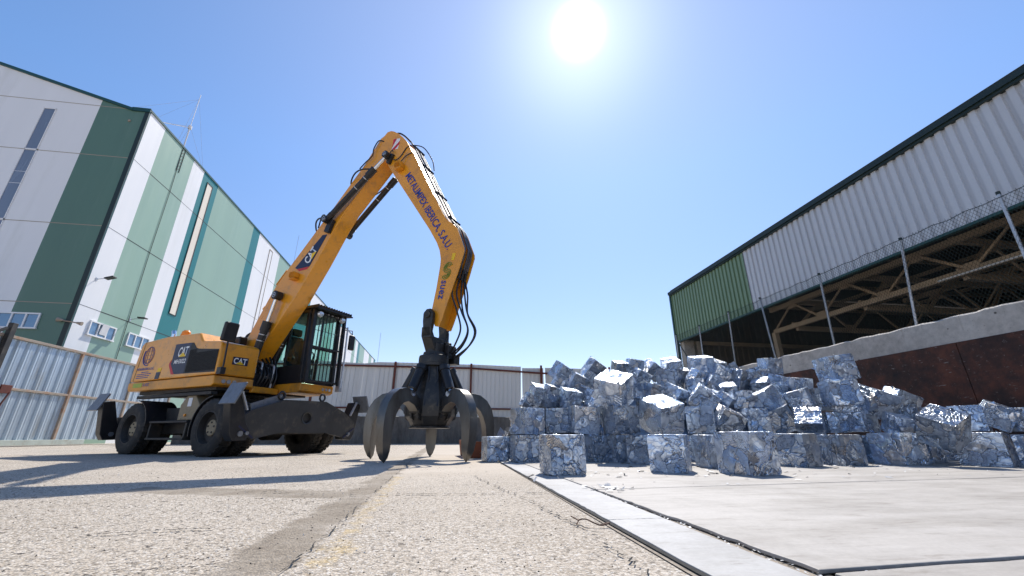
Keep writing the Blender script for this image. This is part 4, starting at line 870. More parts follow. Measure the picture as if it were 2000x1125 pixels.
m=MB(); m.bx(.75,1.25,.52,1.0,1.85,2.02); m.prism([(.68,2.0),(.84,2.0),(.74,2.85),(.62,2.85)],.54,.98,'y'); m.bx(.64,.76,.62,.90,2.86,3.05); m.bx(.8,1.15,.42,.52,2.15,2.25); m.bx(.8,1.15,1.0,1.10,2.15,2.25); m.build('seat','skin',cab,bevel=0.04,seg=3,fix=True)
m=MB(); m.bar((1.45,.76,1.6),(1.32,.76,2.25),.08,.08); m.tube([(1.30+.0*math.cos(a),.76+.17*math.cos(a),2.30+.12*math.sin(a)) for a in [2*math.pi*k/16 for k in range(17)]],.018,7); m.bx(1.42,1.6,.36,.50,1.6,2.6); m.tube([(1.1,.47,2.25),(1.13,.47,2.42)],.022,8); m.tube([(1.1,1.05,2.25),(1.13,1.05,2.42)],.022,8); m.build('steering_console','black',cab,bevel=0.01)
m=MB(); m.tube([(1.98,1.29,1.50),(1.97,1.30,2.3),(1.93,1.31,3.1)],.022,7); m.bx(1.86,1.99,1.24,1.33,1.42,1.70); m.build('guard_hinge','galv',cab)

# ---- boom
YN,YF=-.28,.14
bo=[(.26,1.85),(.10,2.10),(.29,2.55),(.88,3.66),(1.02,3.90),(1.31,4.25),(2.61,5.71),(3.48,6.73),(3.90,7.36),(4.10,7.44),(4.28,7.34),(4.36,7.12),(4.30,6.85),(4.12,6.66),(3.08,5.56),(2.85,5.22),(2.36,4.33),(1.83,3.48),(1.15,2.63),(.62,1.90)]
m=MB(); m.prism(bo,YN,YF,'y'); boom=m.build('boom','yellow',ex,bevel=0.018,seg=2,fix=True)
m=MB(); m.prism([(1.02,3.915),(1.32,4.262),(1.30,4.28),(1.0,3.93)],YN-.004,YF+.004,'y'); m.build('weld_seam','yellow2',boom,smooth=0,fix=True)
yb=YN-.002
fl=lambda n,p,mt,par=boom,y=yb: flat(n,p,mt,par,y,.004)
dec=[(2.565,4.985),(2.40,5.00),(1.619,4.27),(1.69,4.225),(2.13,4.225)]
fl('boom_badge',dec,'navy'); fl('boom_badge_stripe',[(1.70,4.218),(1.785,4.16),(2.05,4.163),(2.122,4.218)],'red')
dr=Vector((.57,0,.82)).normalized(); un=Vector((-dr.z,0,dr.x))
text_mb('CAT',.225,(2.075,yb-.004,4.285),dr,un,'white',boom,'lettering',width=.42,bold=.028)
p0=Vector((2.075,yb-.0105,4.285))-un*.012; m=MB(); m.add([p0+dr*.13,p0+dr*.38,p0+dr*.255+un*.12],[(0,1,2)]); m.build('triangle_mark','cyellow',boom,smooth=0)
def worklight(x,z,par,y):
    m=MB(); m.box((x,y-.07,z),(.17,.12,.13)); 
    for k in range(5): m.bx(x-.085+k*.036,x-.075+k*.036,y-.16,y-.13,z-.06,z+.07)
    m.bx(x-.10,x+.10,y-.15,y-.01,z-.11,z-.09); o=m.build('work_lamp','yellow2',par,bevel=0.006)
worklight(1.74,4.03,boom,YN); 
def ram(name,pa,pb,y,r,split,side,parent,big=1.0):
    """hydraulic ram: barrel from pa, rod to pb"""
    A=Vector((pa[0],y,pa[1])); B=Vector((pb[0],y,pb[1])); d=(B-A).normalized(); S=A.lerp(B,split)
    m=MB(); m.cyl(A+d*.10,S,r,20); m.cyl(S-d*.24,S,r*1.22,20); m.cyl(A+d*.06,A+d*.20,r*1.12,20)
    m.cyl(S-d*.33,S-d*.31,r*1.06,20,mi=1); m.cyl(A+d*(S-A).length*.62,A+d*((S-A).length*.62+.02),r*1.05,20,mi=1)
    sd=Vector((0,0,0)); q=Vector((d.z,0,-d.x)); m.tube([A+d*.25+q*r*1.15,S-d*.3+q*r*1.15],.014,6)
    o=m.build(name,['black','galv'],parent)
    m=MB(); m.cyl(S,B,r*.52,16); m.build('rod','chrome',o)
    for P in (A,B):
        m=MB(); m.cyl(P+Vector((0,-.08,0)),P+Vector((0,.08,0)),r*1.28,18)
        m.cyl(P+Vector((0,-.10*side,0)),P+Vector((0,.10*side,0)),r*.75,16,mi=1)
        for k in range(4):
            a=k*1.571+.4; m.cyl(P+Vector((r*.42*math.cos(a),.10*side,r*.42*math.sin(a))),P+Vector((r*.42*math.cos(a),.108*side,r*.42*math.sin(a))),r*.16,6,mi=0)
        m.build('pin_boss',['black','galv'],o)
    return o
ram('boom_ram',(.86,1.72),(1.33,3.56),-.40,.085,.66,-1,boom)
ram('boom_ram',(.62,1.85),(1.24,3.36),.26,.085,.66,1,boom)
ram('stick_ram',(2.60,5.31),(4.30,6.63),-.40,.068,.80,-1,boom)
ram('stick_ram',(2.64,5.20),(4.26,6.68),.26,.068,.86,1,boom)
m=MB(); m.box((2.66,-.33,5.16),(.16,.10,.34),Matrix.Rotation(R(20),3,'Y')); m.box((4.36,-.33,6.56),(.10,.08,.26),Matrix.Rotation(R(25),3,'Y')); m.build('ram_bracket','black',boom,bevel=0.01)
def hose(pts,r=.016,par=boom,sm=6,mat='rubber',name='hose'):
    m=MB(); m.tube(pts,r,7,smooth=sm); return m.build(name,mat,par)
hose([(2.55,-.42,5.36),(2.33,-.40,5.42),(2.10,-.30,5.40),(2.05,-.2,5.22),(2.18,-.15,5.15)],.020); hose([(2.58,-.40,5.40),(2.42,-.36,5.52),(2.2,-.25,5.55),(2.06,-.18,5.32)],.018)
hose([(3.85,-.42,6.38),(3.55,-.44,6.44),(3.28,-.38,6.42),(3.10,-.28,6.28),(3.14,-.18,6.18)],.019); hose([(4.05,-.30,7.20),(3.90,-.33,7.25),(3.78,-.34,7.05),(3.76,-.34,6.85),(3.55,-.33,6.72),(3.35,-.30,6.62)],.015)
hose([(3.9,.22,6.4),(3.6,.26,6.25),(3.35,.2,6.1)],.016)
for z in (.0,.28):
    hose([(2.28+.33*z/.28*.8,-.05+.10*math.cos(a),5.52+.35*z/.28*.8+.12*math.sin(a)) for a in [6.28*k/12 for k in range(13)]],.016,boom,2)
for x,z in ((.62,3.34),(2.02,5.06),(3.30,6.55)):
    m=MB(); m.box((x-.05,-.1,z+.06),(.10,.16,.08),Matrix.Rotation(R(-45),3,'Y')); m.build('hose_clamp','yellow2',boom,bevel=0.008)
m=MB()
for y in (-.18,-.10,-.02): m.tube([(.35,y,2.75),(.95,y,3.86),(1.30,y,4.32),(2.60,y,5.79),(3.45,y,6.79),(3.85,y,7.35)],.014,6)
m.build('boom_pipe','black',boom)
# ---- stick
SN,SF=-.30,.12
near=[(3.962,7.10),(3.985,7.25),(4.03,7.37),(4.124,7.46),(4.24,7.455),(4.341,7.40),(4.50,7.27),(4.64,7.12),(4.773,6.95),(4.877,6.767),(5.148,6.262),(5.596,5.386),(6.00,4.63),(6.10,4.50),(6.23,4.395),(6.326,4.28),(6.505,3.82),(6.51,3.74),(6.398,3.349),(6.279,3.013),(6.086,2.434),(6.028,2.293),(5.938,2.312),(5.822,2.541),(5.911,3.07),(5.968,3.55),(5.97,3.68),(5.93,3.87),(5.848,4.06),(5.645,4.40),(4.354,6.303),(4.10,6.70)]
core=[(3.99,7.10),(4.05,7.33),(4.124,7.43),(4.341,7.37),(4.76,6.92),(5.12,6.23),(5.57,5.36),(6.0,4.58),(6.22,4.2),(6.33,3.78),(6.22,3.36),(6.12,3.0),(5.99,2.50),(5.94,2.33),(5.83,2.541),(5.92,3.07),(5.976,3.55),(5.978,3.68),(5.938,3.87),(5.856,4.06),(5.655,4.40),(4.365,6.303),(4.11,6.70)]
m=MB(); m.prism(core,SN+.03,SF-.03,'y'); stick=m.build('stick','yellow',ex,bevel=0.008,fix=True)
m=MB(); m.prism(near,SN,SN+.028,'y'); sp=m.build('stick_side_plate','yellow',stick,bevel=0.006,fix=True)
m=MB(); m.prism(near,SF-.028,SF,'y'); m.build('stick_side_plate','yellow',stick,bevel=0.006,fix=True)
ys=SN-.002
d1=(Vector((6.12,0,3.83))-Vector((4.855,0,5.93))).normalized(); n1=Vector((-d1.z,0,d1.x))
text_mb('METALIMPEX IBERICA, S.A.U.',.165,(4.845,ys-.003,5.945),d1,n1,'blue',sp,'lettering',width=2.46,bold=.012)
d2=(Vector((5.97,0,2.843))-Vector((6.033,0,3.199))).normalized(); n2=Vector((-d2.z,0,d2.x))
text_mb('suez',.155,(6.035,ys-.003,3.21),d2,n2,'blue',sp,'lettering',width=.38,bold=.012)
m=MB(); c0=Vector((6.145,ys-.004,3.395))
a_=n2; b_=-d2     # letter frame: up and to the left of the text line
for k,off in enumerate((-.034,0,.034)):
    P=[]
    for i in range(33):
        t=i/32
        if t<.5: a=R(20)+R(250)*(t/.5); c=Vector((0,0,.066)); r_=.066+off*1.0; x=-r_*math.cos(a+R(0))*-1; q=(r_*math.cos(a),.066+r_*math.sin(a))
        else: a=R(90)-R(250)*((t-.5)/.5); r_=.066-off*1.0; q=(r_*math.cos(a),-.066+r_*math.sin(a))
        P.append(c0+Vector((0,0,1))*q[1]*1.0+Vector((1,0,0))*q[0]*.9+Vector((.22,0,0))*(q[1]))
    m.tube(P,.0105,5)
m.build('wave_emblem','olive',sp,smooth=0)
fs=lambda n,p,mt:flat(n,p,mt,sp,ys,.004)
fs('yellow_sticker',[(6.225,3.60),(6.29,3.60),(6.325,3.74),(6.25,3.74)],'cyellow')
fs('marker_red',[(4.361,7.157),(4.463,7.133),(4.345,6.95),(4.338,6.90)],'red'); fs('marker_white',[(4.463,7.133),(4.565,7.109),(4.56,7.04),(4.33,6.852),(4.338,6.90)],'white'); fs('marker_red',[(4.56,7.04),(4.545,6.93),(4.44,6.833),(4.33,6.852)],'red'); fs('marker_white',[(4.545,6.93),(4.522,6.816),(4.44,6.833)],'white')
worklight(4.70,6.24,sp,SN); hose([(4.72,-.36,6.36),(4.83,-.33,6.50),(4.98,-.31,6.55)],.012,sp)
hose([(4.45,-.34,6.52),(4.55,-.33,6.48),(4.68,-.32,6.58),(4.80,-.31,6.75),(4.93,-.29,6.78)],.012,sp); hose([(4.42,-.35,6.74),(4.40,-.34,6.80),(4.34,-.33,6.78),(4.32,-.35,6.70)],.010,sp)
m=MB()
for k,y in enumerate((-.24,-.18,-.06,.0,.06)):
    m.tube([(4.86,y,6.93),(4.95,y,6.80),(5.22,y,6.28),(5.66,y,5.41),(6.07,y,4.62),(6.30,y,4.32),(6.46,y,3.86),(6.44,y,3.70),(6.36,y,3.40)],.015 if k%2 else .019,7)
m.build('stick_pipe','pipe',stick)
for q in ((4.98,6.76),(5.30,6.13),(5.72,5.30),(6.10,4.60)):
    m=MB(); m.box((q[0]+.0,-.09,q[1]),(.05,.40,.05),Matrix.Rotation(R(-62),3,'Y')); m.build('pipe_clamp','black',stick)
m=MB()
for y in (-.18,-.06,.04): m.cyl((6.37,y,3.46),(6.32,y,3.25),.032,10)
m.build('hose_coupling','black',stick)
hose([(4.70,-.05,7.05),(4.95,.1,7.0),(5.2,.16,6.6),(5.3,.14,6.25)],.013,stick)
hose([(4.1,-.1,7.50),(4.3,-.1,7.51),(4.5,-.1,7.36),(4.72,-.1,7.1)],.022,stick)
for k,(y,bul) in enumerate(((-.22,.30),(-.12,.44),(-.02,.36),(.05,.55),(.09,.48))):
    hose([(6.32,y,3.26),(6.24+.04*k,y-.02,2.95),(6.25+bul*.28,y+.03,2.60),(6.22+bul*.66,y+.06,2.25),(6.18+bul*.54,y+.04,1.98),(6.10+.02*k,.02+.02*k,1.86-.03*k)],.017,stick,6)

# ================================================================ GRAPPLE (hangs from the stick)
gx,gy=5.83,-.11
gw=EO+EX*gx+EY*gy
g=empty('orange_peel_grapple',(gw.x,gw.y,0),TH); tag(g,'dark five tined orange peel grapple hanging open with its points on the concrete','grapple')
m=MB()
for s_ in (-1,1):
    y=s_*.255
    m.prism([(-.10,2.56),(-.03,2.64),(.06,2.64),(.12,2.56),(.12,2.40),(.09,2.22),(.12,2.08),(-.10,2.08),(-.08,2.24),(-.10,2.40)],y-.045,y+.045,'y')
    m.cyl((0.0,y-s_*.05,2.53),(0.0,y+s_*.075,2.53),.075,18)
m.prism([(-.30,2.30),(-.30,2.12),(-.14,1.86),(.14,1.86),(.30,2.12),(.30,2.30),(.18,2.12),(-.18,2.12)],-.11,.11,'x'); m.cyl((0,0,1.84),(0,0,2.02),.17,24)
m.build('suspension_yoke','grap',g,bevel=0.015,fix=True)
m=MB(); m.bx(.02,.26,.08,.34,1.74,2.0); m.cyl((.14,.21,1.98),(.14,.21,2.06),.08,16); m.bx(.10,.30,.24,.42,1.66,1.84); m.build('rotator_motor','black',g,bevel=0.012)
m=MB(); m.lathe([(.16,1.86),(.20,1.85),(.21,1.80),(.27,1.78),(.28,1.74),(.28,1.64),(.31,1.63),(.31,1.585),(.26,1.57)],36,'z'); m.build('rotator','grap',g,smooth=30)
m=MB(); m.lathe([(.25,1.58),(.28,1.45),(.36,1.20),(.43,1.0),(.45,.86),(.43,.70),(.36,.60),(.32,.52),(.001,.50)],10,'z'); 
m.lathe([(.36,.535),(.36,.505)],36,'z'); m.build('grapple_body','grap',g,bevel=0.01,smooth=25)
def tine_mb():
    outer=[(.32,.88),(.44,1.00),(.60,1.10),(.79,1.14),(.97,1.105),(1.12,1.01),(1.225,.865),(1.275,.69),(1.285,.50),(1.265,.30),(1.225,.16),(1.17,.05),(1.11,-.005)]
    inner=[(.32,.62),(.44,.745),(.58,.865),(.75,.92),(.87,.89),(.965,.815),(1.035,.705),(1.08,.57),(1.10,.43),(1.10,.28),(1.095,.16),(1.09,.06),(1.106,-.004)]
    wid=[.075,.08,.085,.09,.092,.094,.095,.095,.094,.092,.080,.048,.006]
    R94=lambda L:[(.32+(r-.32)*.93,z) for r,z in L]; outer=R94(outer); inner=R94(inner)
    n=len(outer); vs=[]; mi=[]
    for (a,b,w_) in zip(outer,inner,wid): vs+=[(a[0],-w_*.85,a[1]),(a[0],w_*.85,a[1]),(b[0],w_*1.12,b[1]),(b[0],-w_*1.12,b[1])]
    m=MB(); fs=[]; 
    for i in range(n-1):
        for k in range(4): fs.append((4*i+k,4*i+(k+1)%4,4*i+4+(k+1)%4,4*i+4+k))
    fs+=[(3,2,1,0),tuple(4*(n-1)+k for k in range(4))]
    m.add(vs,fs)
    # stiffening rib along the side of the shell
    return m
tm=None
for k in range(5):
    a=R(-92+72*k)
    if tm is None:
        m=tine_mb(); o=m.build('tine','tine',g,bevel=0.006,seg=1,smooth=28,fix=True); tm=o
    else: o=tm.copy(); COL.objects.link(o); o.parent=g
    o.rotation_euler=(0,0,a)
    q=lambda r,t,z: (r*math.cos(a)-t*math.sin(a),r*math.sin(a)+t*math.cos(a),z)
    m=MB(); 
    for t in (-.075,.075): m.add([q(.30,t-.02,.92),q(.30,t+.02,.92),q(.47,t+.02,.86),q(.47,t-.02,.86),q(.30,t-.02,.60),q(.30,t+.02,.60),q(.44,t+.02,.66),q(.44,t-.02,.66)],[(0,1,2,3),(7,6,5,4),(0,4,5,1),(1,5,6,2),(2,6,7,3),(3,7,4,0)])
    m.cyl(q(.42,-.12,.78),q(.42,.12,.78),.045,12); m.build('tine_hinge','grap',g,fix=True)
    m=MB(); m.cyl(q(.33,0,1.54),q(.54,0,1.14),.085,14); m.cyl(q(.32,0,1.56),q(.36,0,1.48),.10,14); rm=m.build('tine_ram','black',g)
    m=MB(); m.cyl(q(.54,0,1.15),q(.60,0,1.05),.04,12); m.cyl(q(.60,-.09,1.06),q(.60,.09,1.06),.05,12); m.build('rod','chrome',rm)
for k in range(4):
    a=R(-70+30*k); m=MB(); c=lambda r,z,b=0: (r*math.cos(a+b),r*math.sin(a+b),z); m.tube([c(.27,1.55),c(.31,1.35,.05),c(.33,1.2,-.06),c(.40,1.0,.02),c(.43,.86)],.02,7,smooth=5); m.build('hose','rubber',g)

# ================================================================ CRUSHED METAL BALES
def bale_mesh(seed,N=20):
    """one cube of crushed sheet: real folds, dents and bulges"""
    rr=random.Random(seed); import bmesh
    bm=bmesh.new(); ofs=Vector((seed*17.3,seed*5.1,seed*9.7)); cache={}
    styles=[rr.choice(('flat','rib','crumple','flat','crumple','rib')) for _ in range(6)]
    faces=[]
    axes=[(0,1),(0,-1),(1,1),(1,-1),(2,1),(2,-1)]
    dent=[(rr.uniform(-.3,.3),rr.uniform(-.3,.3),rr.uniform(.10,.24),rr.uniform(.02,.05)) for _ in range(6)]
    ribdir=[rr.random()<.5 for _ in range(6)]
    def pt(fi,i,j):
        ax,sg=axes[fi]; a,b=[k for k in range(3) if k!=ax]
        p=[0,0,0]; p[ax]=sg*.5; p[a]=i/N-.5; p[b]=j/N-.5
        key=tuple(round(x*N*2) for x in p)
        if key in cache: return cache[key]
        v=Vector(p); q=v*2.0
        # big warp, folds, ridges
        d=noise.noise_vector(v*1.5+ofs)*.012
        rid=abs(noise.noise(v*5.2+ofs)); rid2=abs(noise.noise(v*11+ofs*1.3))
        edge=min(.5-abs(p[a]),.5-abs(p[b])); w_=min(1,edge/.045)
        nrm=Vector((0,0,0)); nrm[ax]=sg
        h=-.014*(1-min(1,rid*8))-.006*(1-min(1,rid2*7))
        if styles[fi]=='crumple': h+=.014*noise.noise(v*7+ofs)+.010*noise.noise(v*15+ofs)
        if styles[fi]=='rib':
            t=p[a] if ribdir[fi] else p[b]; h+=.007*math.sin((t+.02*noise.noise(v*4+ofs))*44)
        du,dv,dr_,dd=dent[fi]; r_=math.hypot(p[a]-du,p[b]-dv)
        if r_<dr_: h-=dd*(1-(r_/dr_)**2)**2
        v=v+d+nrm*h*w_
        # knock the corners and edges in
        e=sorted(abs(x) for x in p)
        if e[1]>.485: v*=1-.022*abs(noise.noise(v*9+ofs))-.004
        if e[0]>.485: v*=.98
        cache[key]=bm.verts.new(v); return cache[key]
    for fi in range(6):
        ax,sg=axes[fi]
        for i in range(N):
            for j in range(N):
                vs=[pt(fi,i,j),pt(fi,i+1,j),pt(fi,i+1,j+1),pt(fi,i,j+1)]
                flip=(sg>0)==(ax==1)
                try: bm.faces.new(vs[::-1] if flip else vs)
                except ValueError: pass
    # torn flaps sticking out along some edges
    for k in range(rr.randint(3,7)):
        c=Vector((rr.choice((-.5,.5)),rr.uniform(-.4,.4),rr.choice((-.5,.5)))); pr=[0,1,2]; rr.shuffle(pr); c=Vector((c[pr[0]],c[pr[1]],c[pr[2]]))
        u=Vector((rr.uniform(-1,1),rr.uniform(-1,1),rr.uniform(-1,1))).normalized()*rr.uniform(.04,.11); w_=u.cross(c).normalized()*rr.uniform(.03,.07)
        q=[bm.verts.new(c*.97-w_),bm.verts.new(c*.97+w_),bm.verts.new(c*1.02+u*.6+w_*.7),bm.verts.new(c*1.02+u-w_*.4)]; bm.faces.new(q)
    me=bpy.data.meshes.new('metal_bale'); bm.to_mesh(me); bm.free(); me.materials.append(M['bale'])
    for p in me.polygons: p.use_smooth=True
    me.set_sharp_from_angle(angle=R(24)); return me
BM=[bale_mesh(k) for k in range(1,15)]
BALES=[
 (0.836, 7.036, 0.185, 0.37, 1.0, 16.0, 0.0, 0.0, -6.8, 'small square metal bale at the left end of the front row, behind the grapple'),
 (1.232, 6.587, 0.185, 0.37, 1.0, 14.0, 0.0, 0.0, -10.6, 'dark cracked metal bale just right of the left end bale, behind the lone front bale'),
 (1.214, 4.415, 0.186, 0.372, 1.0, 20.0, 0.0, 0.0, -15.4, 'lone grey metal bale standing out in front with ribbed left side and crossing strips'),
 (2.337, 6.437, 0.185, 0.37, 1.0, 32.0, 0.0, 0.0, -20.0, 'dark shaded bale directly right of the lone bale with crossing strips'),
 (2.682, 6.253, 0.185, 0.37, 1.0, 25.0, 0.0, 0.0, -23.2, 'narrow bale in the front row half hidden by the pale bale beside it'),
 (2.741, 5.821, 0.185, 0.37, 1.05, 5.0, 0.0, 0.0, -25.2, 'pale brushed bale tucked against the left side of the smooth bluish front bale'),
 (2.438, 4.471, 0.186, 0.372, 1.0, -10.0, 0.0, 0.0, -28.6, 'smooth bluish bale standing forward with a large flat dented face'),
 (3.868, 6.186, 0.185, 0.37, 1.0, 40.0, 0.0, 0.0, -32.0, 'dark bale set back in the gap right of the smooth bluish front bale'),
 (3.32, 4.965, 0.185, 0.37, 1.0, 30.0, 0.0, 0.0, -33.8, 'grey bale wedged behind the left edge of the big brown-cornered bale'),
 (3.065, 4.083, 0.2, 0.4, 1.0, -44.0, 0.0, 0.0, -36.9, 'big bale corner-on to the viewer with striped left face and torn brown right face'),
 (4.5, 5.051, 0.193, 0.385, 1.08, -26.0, 0.0, 0.0, -41.7, 'smooth dark bale just right of the torn brown bale, long shadow at its foot'),
 (5.263, 5.149, 0.188, 0.375, 1.0, -40.0, 0.0, 0.0, -45.6, 'finely ribbed bale turned corner-on below the tall column of three bales'),
 (6.129, 5.106, 0.2, 0.4, 1.08, -38.0, 0.0, 0.0, -50.2, 'wide ribbed bale at the front right of the column of three bales'),
 (7.939, 5.92, 0.17, 0.34, 1.0, 20.0, 0.0, 0.0, -53.3, 'crushed dark bale trapped under the tipped bright bale at the right'),
 (6.921, 4.663, 0.2, 0.4, 1.15, -12.0, 0.0, 0.0, -56.0, 'wide flat-faced bale with a big pale dent, front row at the far right'),
 (8.604, 5.293, 0.19, 0.38, 1.0, 10.0, 0.0, 0.0, -58.4, 'last bale of the front row, cut by the right edge of the view'),
 (1.317, 6.778, 0.6, 0.398, 1.0, 37.0, 0.0, 0.0, -11.0, 'square bale with a corrugated left face on the second tier, leftmost of that tier'),
 (1.951, 7.083, 0.621, 0.397, 1.0, -18.0, 0.0, 0.0, -15.4, 'dull dark bale beside the corrugated leftmost second tier bale'),
 (2.201, 6.638, 0.616, 0.407, 1.0, 18.0, 2.0, 5.0, -18.3, 'crackled light bale leaning slightly, second tier above the lone front bale'),
 (2.672, 6.261, 0.605, 0.404, 1.0, 28.0, 0.0, 0.0, -23.1, 'square second tier bale with a blue rippled front carrying the tipped bale'),
 (2.609, 6.271, 1.057, 0.455, 1.0, -24.0, 30.0, 4.0, -22.6, 'large tipped bale with a bright sunlit top, sitting on the blue rippled bale'),
 (3.251, 6.068, 0.668, 0.46, 1.0, 45.0, 24.0, 8.0, -28.2, 'huge ragged peaked bale with a dark hollow beneath it, middle of the second tier'),
 (3.933, 6.163, 0.609, 0.395, 1.0, 2.0, 0.0, 0.0, -32.5, 'pale crackled square bale facing straight out on the second tier'),
 (4.459, 6.789, 0.974, 0.399, 1.0, 10.0, 10.0, 42.0, -33.3, 'blue diamond shaped bale balanced behind the pale crackled square bale'),
 (4.429, 6.186, 0.597, 0.354, 1.0, 20.0, 8.0, 32.0, -35.6, 'steeply tilted ribbed blue bale right of the pale crackled square bale'),
 (4.885, 6.216, 0.608, 0.359, 1.0, 28.0, 0.0, 0.0, -38.2, 'grey crumpled bale between two tilted blue bales on the second tier'),
 (5.245, 6.058, 0.604, 0.37, 1.0, -10.0, 6.0, -20.0, -40.9, 'slab-faced blue bale leaning left beside the white glaring bale'),
 (5.448, 5.722, 0.558, 0.337, 1.0, -8.0, 48.0, -4.0, -43.6, 'bale tipped forward so its top glares white in the sun'),
 (6.149, 6.017, 0.576, 0.311, 1.0, 30.0, 0.0, 0.0, -45.6, 'bright narrow bale squeezed between the white glaring bale and the column'),
 (6.342, 5.784, 0.631, 0.388, 1.0, -28.0, 0.0, 0.0, -47.6, 'bottom bale of the column of three, dark blue and creased'),
 (6.194, 5.807, 1.02, 0.396, 1.0, 25.0, 0.0, -2.0, -46.8, 'middle bale of the column of three with a white dented face'),
 (6.334, 6.291, 0.958, 0.371, 1.0, 28.0, 0.0, -4.0, -45.2, 'grey flat bale leaning behind the left side of the column'),
 (6.277, 5.845, 1.407, 0.399, 1.0, 36.0, 4.0, -6.0, -47.0, 'topmost bale of the column of three, standing highest against the wall'),
 (6.607, 5.641, 0.871, 0.4, 1.0, 40.0, 4.0, 28.0, -49.5, 'bale slumped against the right side of the column with a sparkling white left face'),
 (7.623, 6.088, 0.924, 0.37, 1.0, 35.0, 0.0, 30.0, -51.4, 'blue-edged bale half buried behind the slumped bale, below the rusty wall'),
 (6.92, 5.389, 0.605, 0.334, 1.0, -30.0, 0.0, 0.0, -52.1, 'dark finely ribbed bale standing left of the tipped bright bale'),
 (6.426, 5.264, 0.528, 0.27, 1.0, 20.0, 10.0, 20.0, -50.7, 'small crumpled lump of bright sheet between the column and the ribbed bale'),
 (6.324, 4.622, 0.475, 0.385, 1.0, -22.0, 32.0, 12.0, -53.8, 'bright tipped bale with a crinkled white top lying over the crushed dark bale'),
 (7.482, 5.098, 0.612, 0.352, 1.0, -6.0, 0.0, 0.0, -55.7, 'clean pale square bale behind the tipped bright bale'),
 (7.631, 4.872, 0.646, 0.315, 1.0, 10.0, 6.0, 30.0, -57.4, 'pale blue diamond bale leaning right beside the clean square bale'),
 (7.788, 4.746, 0.587, 0.308, 1.0, 40.0, 0.0, 0.0, -58.6, 'black shaded bale at the far right behind the wide front bale'),
 (1.499, 7.458, 0.937, 0.27, 1.0, 20.0, 0.0, 32.0, -11.4, 'bluish bale tilted at the left slope just above the corrugated bale'),
 (1.79, 8.12, 1.193, 0.27, 1.0, 30.0, 20.0, 20.0, -12.4, 'small bright peaked bale on the upper left slope'),
 (1.868, 7.501, 0.944, 0.27, 1.0, 40.0, 0.0, 0.0, -14.0, 'brownish bale sitting square on the two leftmost second tier bales'),
 (2.044, 7.979, 1.164, 0.27, 1.0, 30.0, 10.0, 20.0, -14.4, 'blue sliver of bale wedged below the two stacked bales of the left slope'),
 (2.267, 8.248, 1.334, 0.285, 1.0, 20.0, 0.0, 25.0, -15.4, 'bale right beneath the lone peak at the left of the heap'),
 (2.438, 8.626, 1.638, 0.37, 1.0, 35.0, 6.0, 36.0, -15.8, 'lone diamond bale forming the left peak of the heap against the sheet fence'),
 (2.209, 7.346, 1.008, 0.321, 1.0, 25.0, 14.0, 14.0, -16.7, 'blue bale with a bright top, just above the dull dark second tier bale'),
 (2.609, 8.093, 1.384, 0.334, 1.0, 20.0, 10.0, 30.0, -17.9, 'plain grey bale leaning right of the left peak'),
 (3.14, 8.515, 1.736, 0.351, 1.0, 30.0, 8.0, 40.0, -20.2, 'tall diamond bale of the second peak counted from the left'),
 (2.886, 8.252, 1.501, 0.292, 1.0, 25.0, 4.0, 30.0, -19.3, 'dark blue bale under the second peak'),
 (2.58, 7.49, 1.098, 0.27, 1.0, -20.0, 4.0, 20.0, -19.0, 'shadowed blue bale left of the large sunlit-top tipped bale'),
 (2.585, 7.185, 1.008, 0.27, 1.0, 10.0, 0.0, 6.0, -19.8, 'little pale square bale beside the large sunlit-top tipped bale'),
 (2.501, 6.794, 0.777, 0.294, 1.0, 20.0, 6.0, 32.0, -20.2, 'bright blue tilted slab between the crackled bale and the rippled bale'),
 (3.811, 8.713, 1.793, 0.295, 1.0, 30.0, 20.0, 10.0, -23.6, 'small dark-fronted bale behind the large sunlit-top tipped bale'),
 (4.265, 8.945, 1.875, 0.329, 1.0, 20.0, 4.0, 12.0, -25.5, 'deep blue bale on the skyline in the middle of the heap'),
 (4.604, 8.791, 1.789, 0.347, 1.0, 38.0, 4.0, 44.0, -27.6, 'sharp blue diamond bale on the skyline left of the glinting bale'),
 (4.067, 8.268, 1.538, 0.299, 1.0, 30.0, 8.0, 32.0, -26.2, 'grey diamond bale just below the blue skyline bales'),
 (3.716, 8.121, 1.439, 0.27, 1.0, 10.0, 0.0, 0.0, -24.6, 'small dim bale in a gap behind the large tipped bale'),
 (3.531, 7.34, 1.153, 0.27, 1.0, 30.0, 0.0, 0.0, -25.7, 'pale upright bale behind the ragged peaked bale'),
 (3.73, 7.106, 1.106, 0.306, 1.0, 30.0, 6.0, 16.0, -27.7, 'blue striped bale lying on the ragged peaked bale'),
 (4.943, 8.535, 1.827, 0.341, 1.0, 25.0, 26.0, 4.0, -30.1, 'bale glinting pure white in the sun on the skyline'),
 (4.567, 7.987, 1.48, 0.396, 1.0, -25.0, 4.0, 4.0, -29.8, 'broad grey bale directly below the glinting skyline bale'),
 (4.152, 7.141, 1.07, 0.327, 1.0, -30.0, 8.0, 30.0, -30.2, 'bale with a white ridge sloping right beside the ragged peaked bale'),
 (5.235, 7.882, 1.743, 0.404, 1.0, 22.0, 16.0, 4.0, -33.6, 'broad bale with a bright top at the highest point before the shed'),
 (5.719, 8.109, 1.769, 0.308, 1.0, -25.0, 20.0, 20.0, -35.2, 'bright slanted bale leaning on the highest broad bale'),
 (5.037, 8.115, 1.581, 0.27, 1.0, 20.0, 20.0, 10.0, -31.8, 'small sparkling bale between the glinting bale and the highest bale'),
 (5.013, 7.714, 1.465, 0.305, 1.0, 35.0, 6.0, 36.0, -33.0, 'blue tilted bale under the highest broad bale'),
 (4.692, 7.36, 1.249, 0.306, 1.0, 8.0, 2.0, 0.0, -32.5, 'flat fronted deep blue bale in the middle of the heap'),
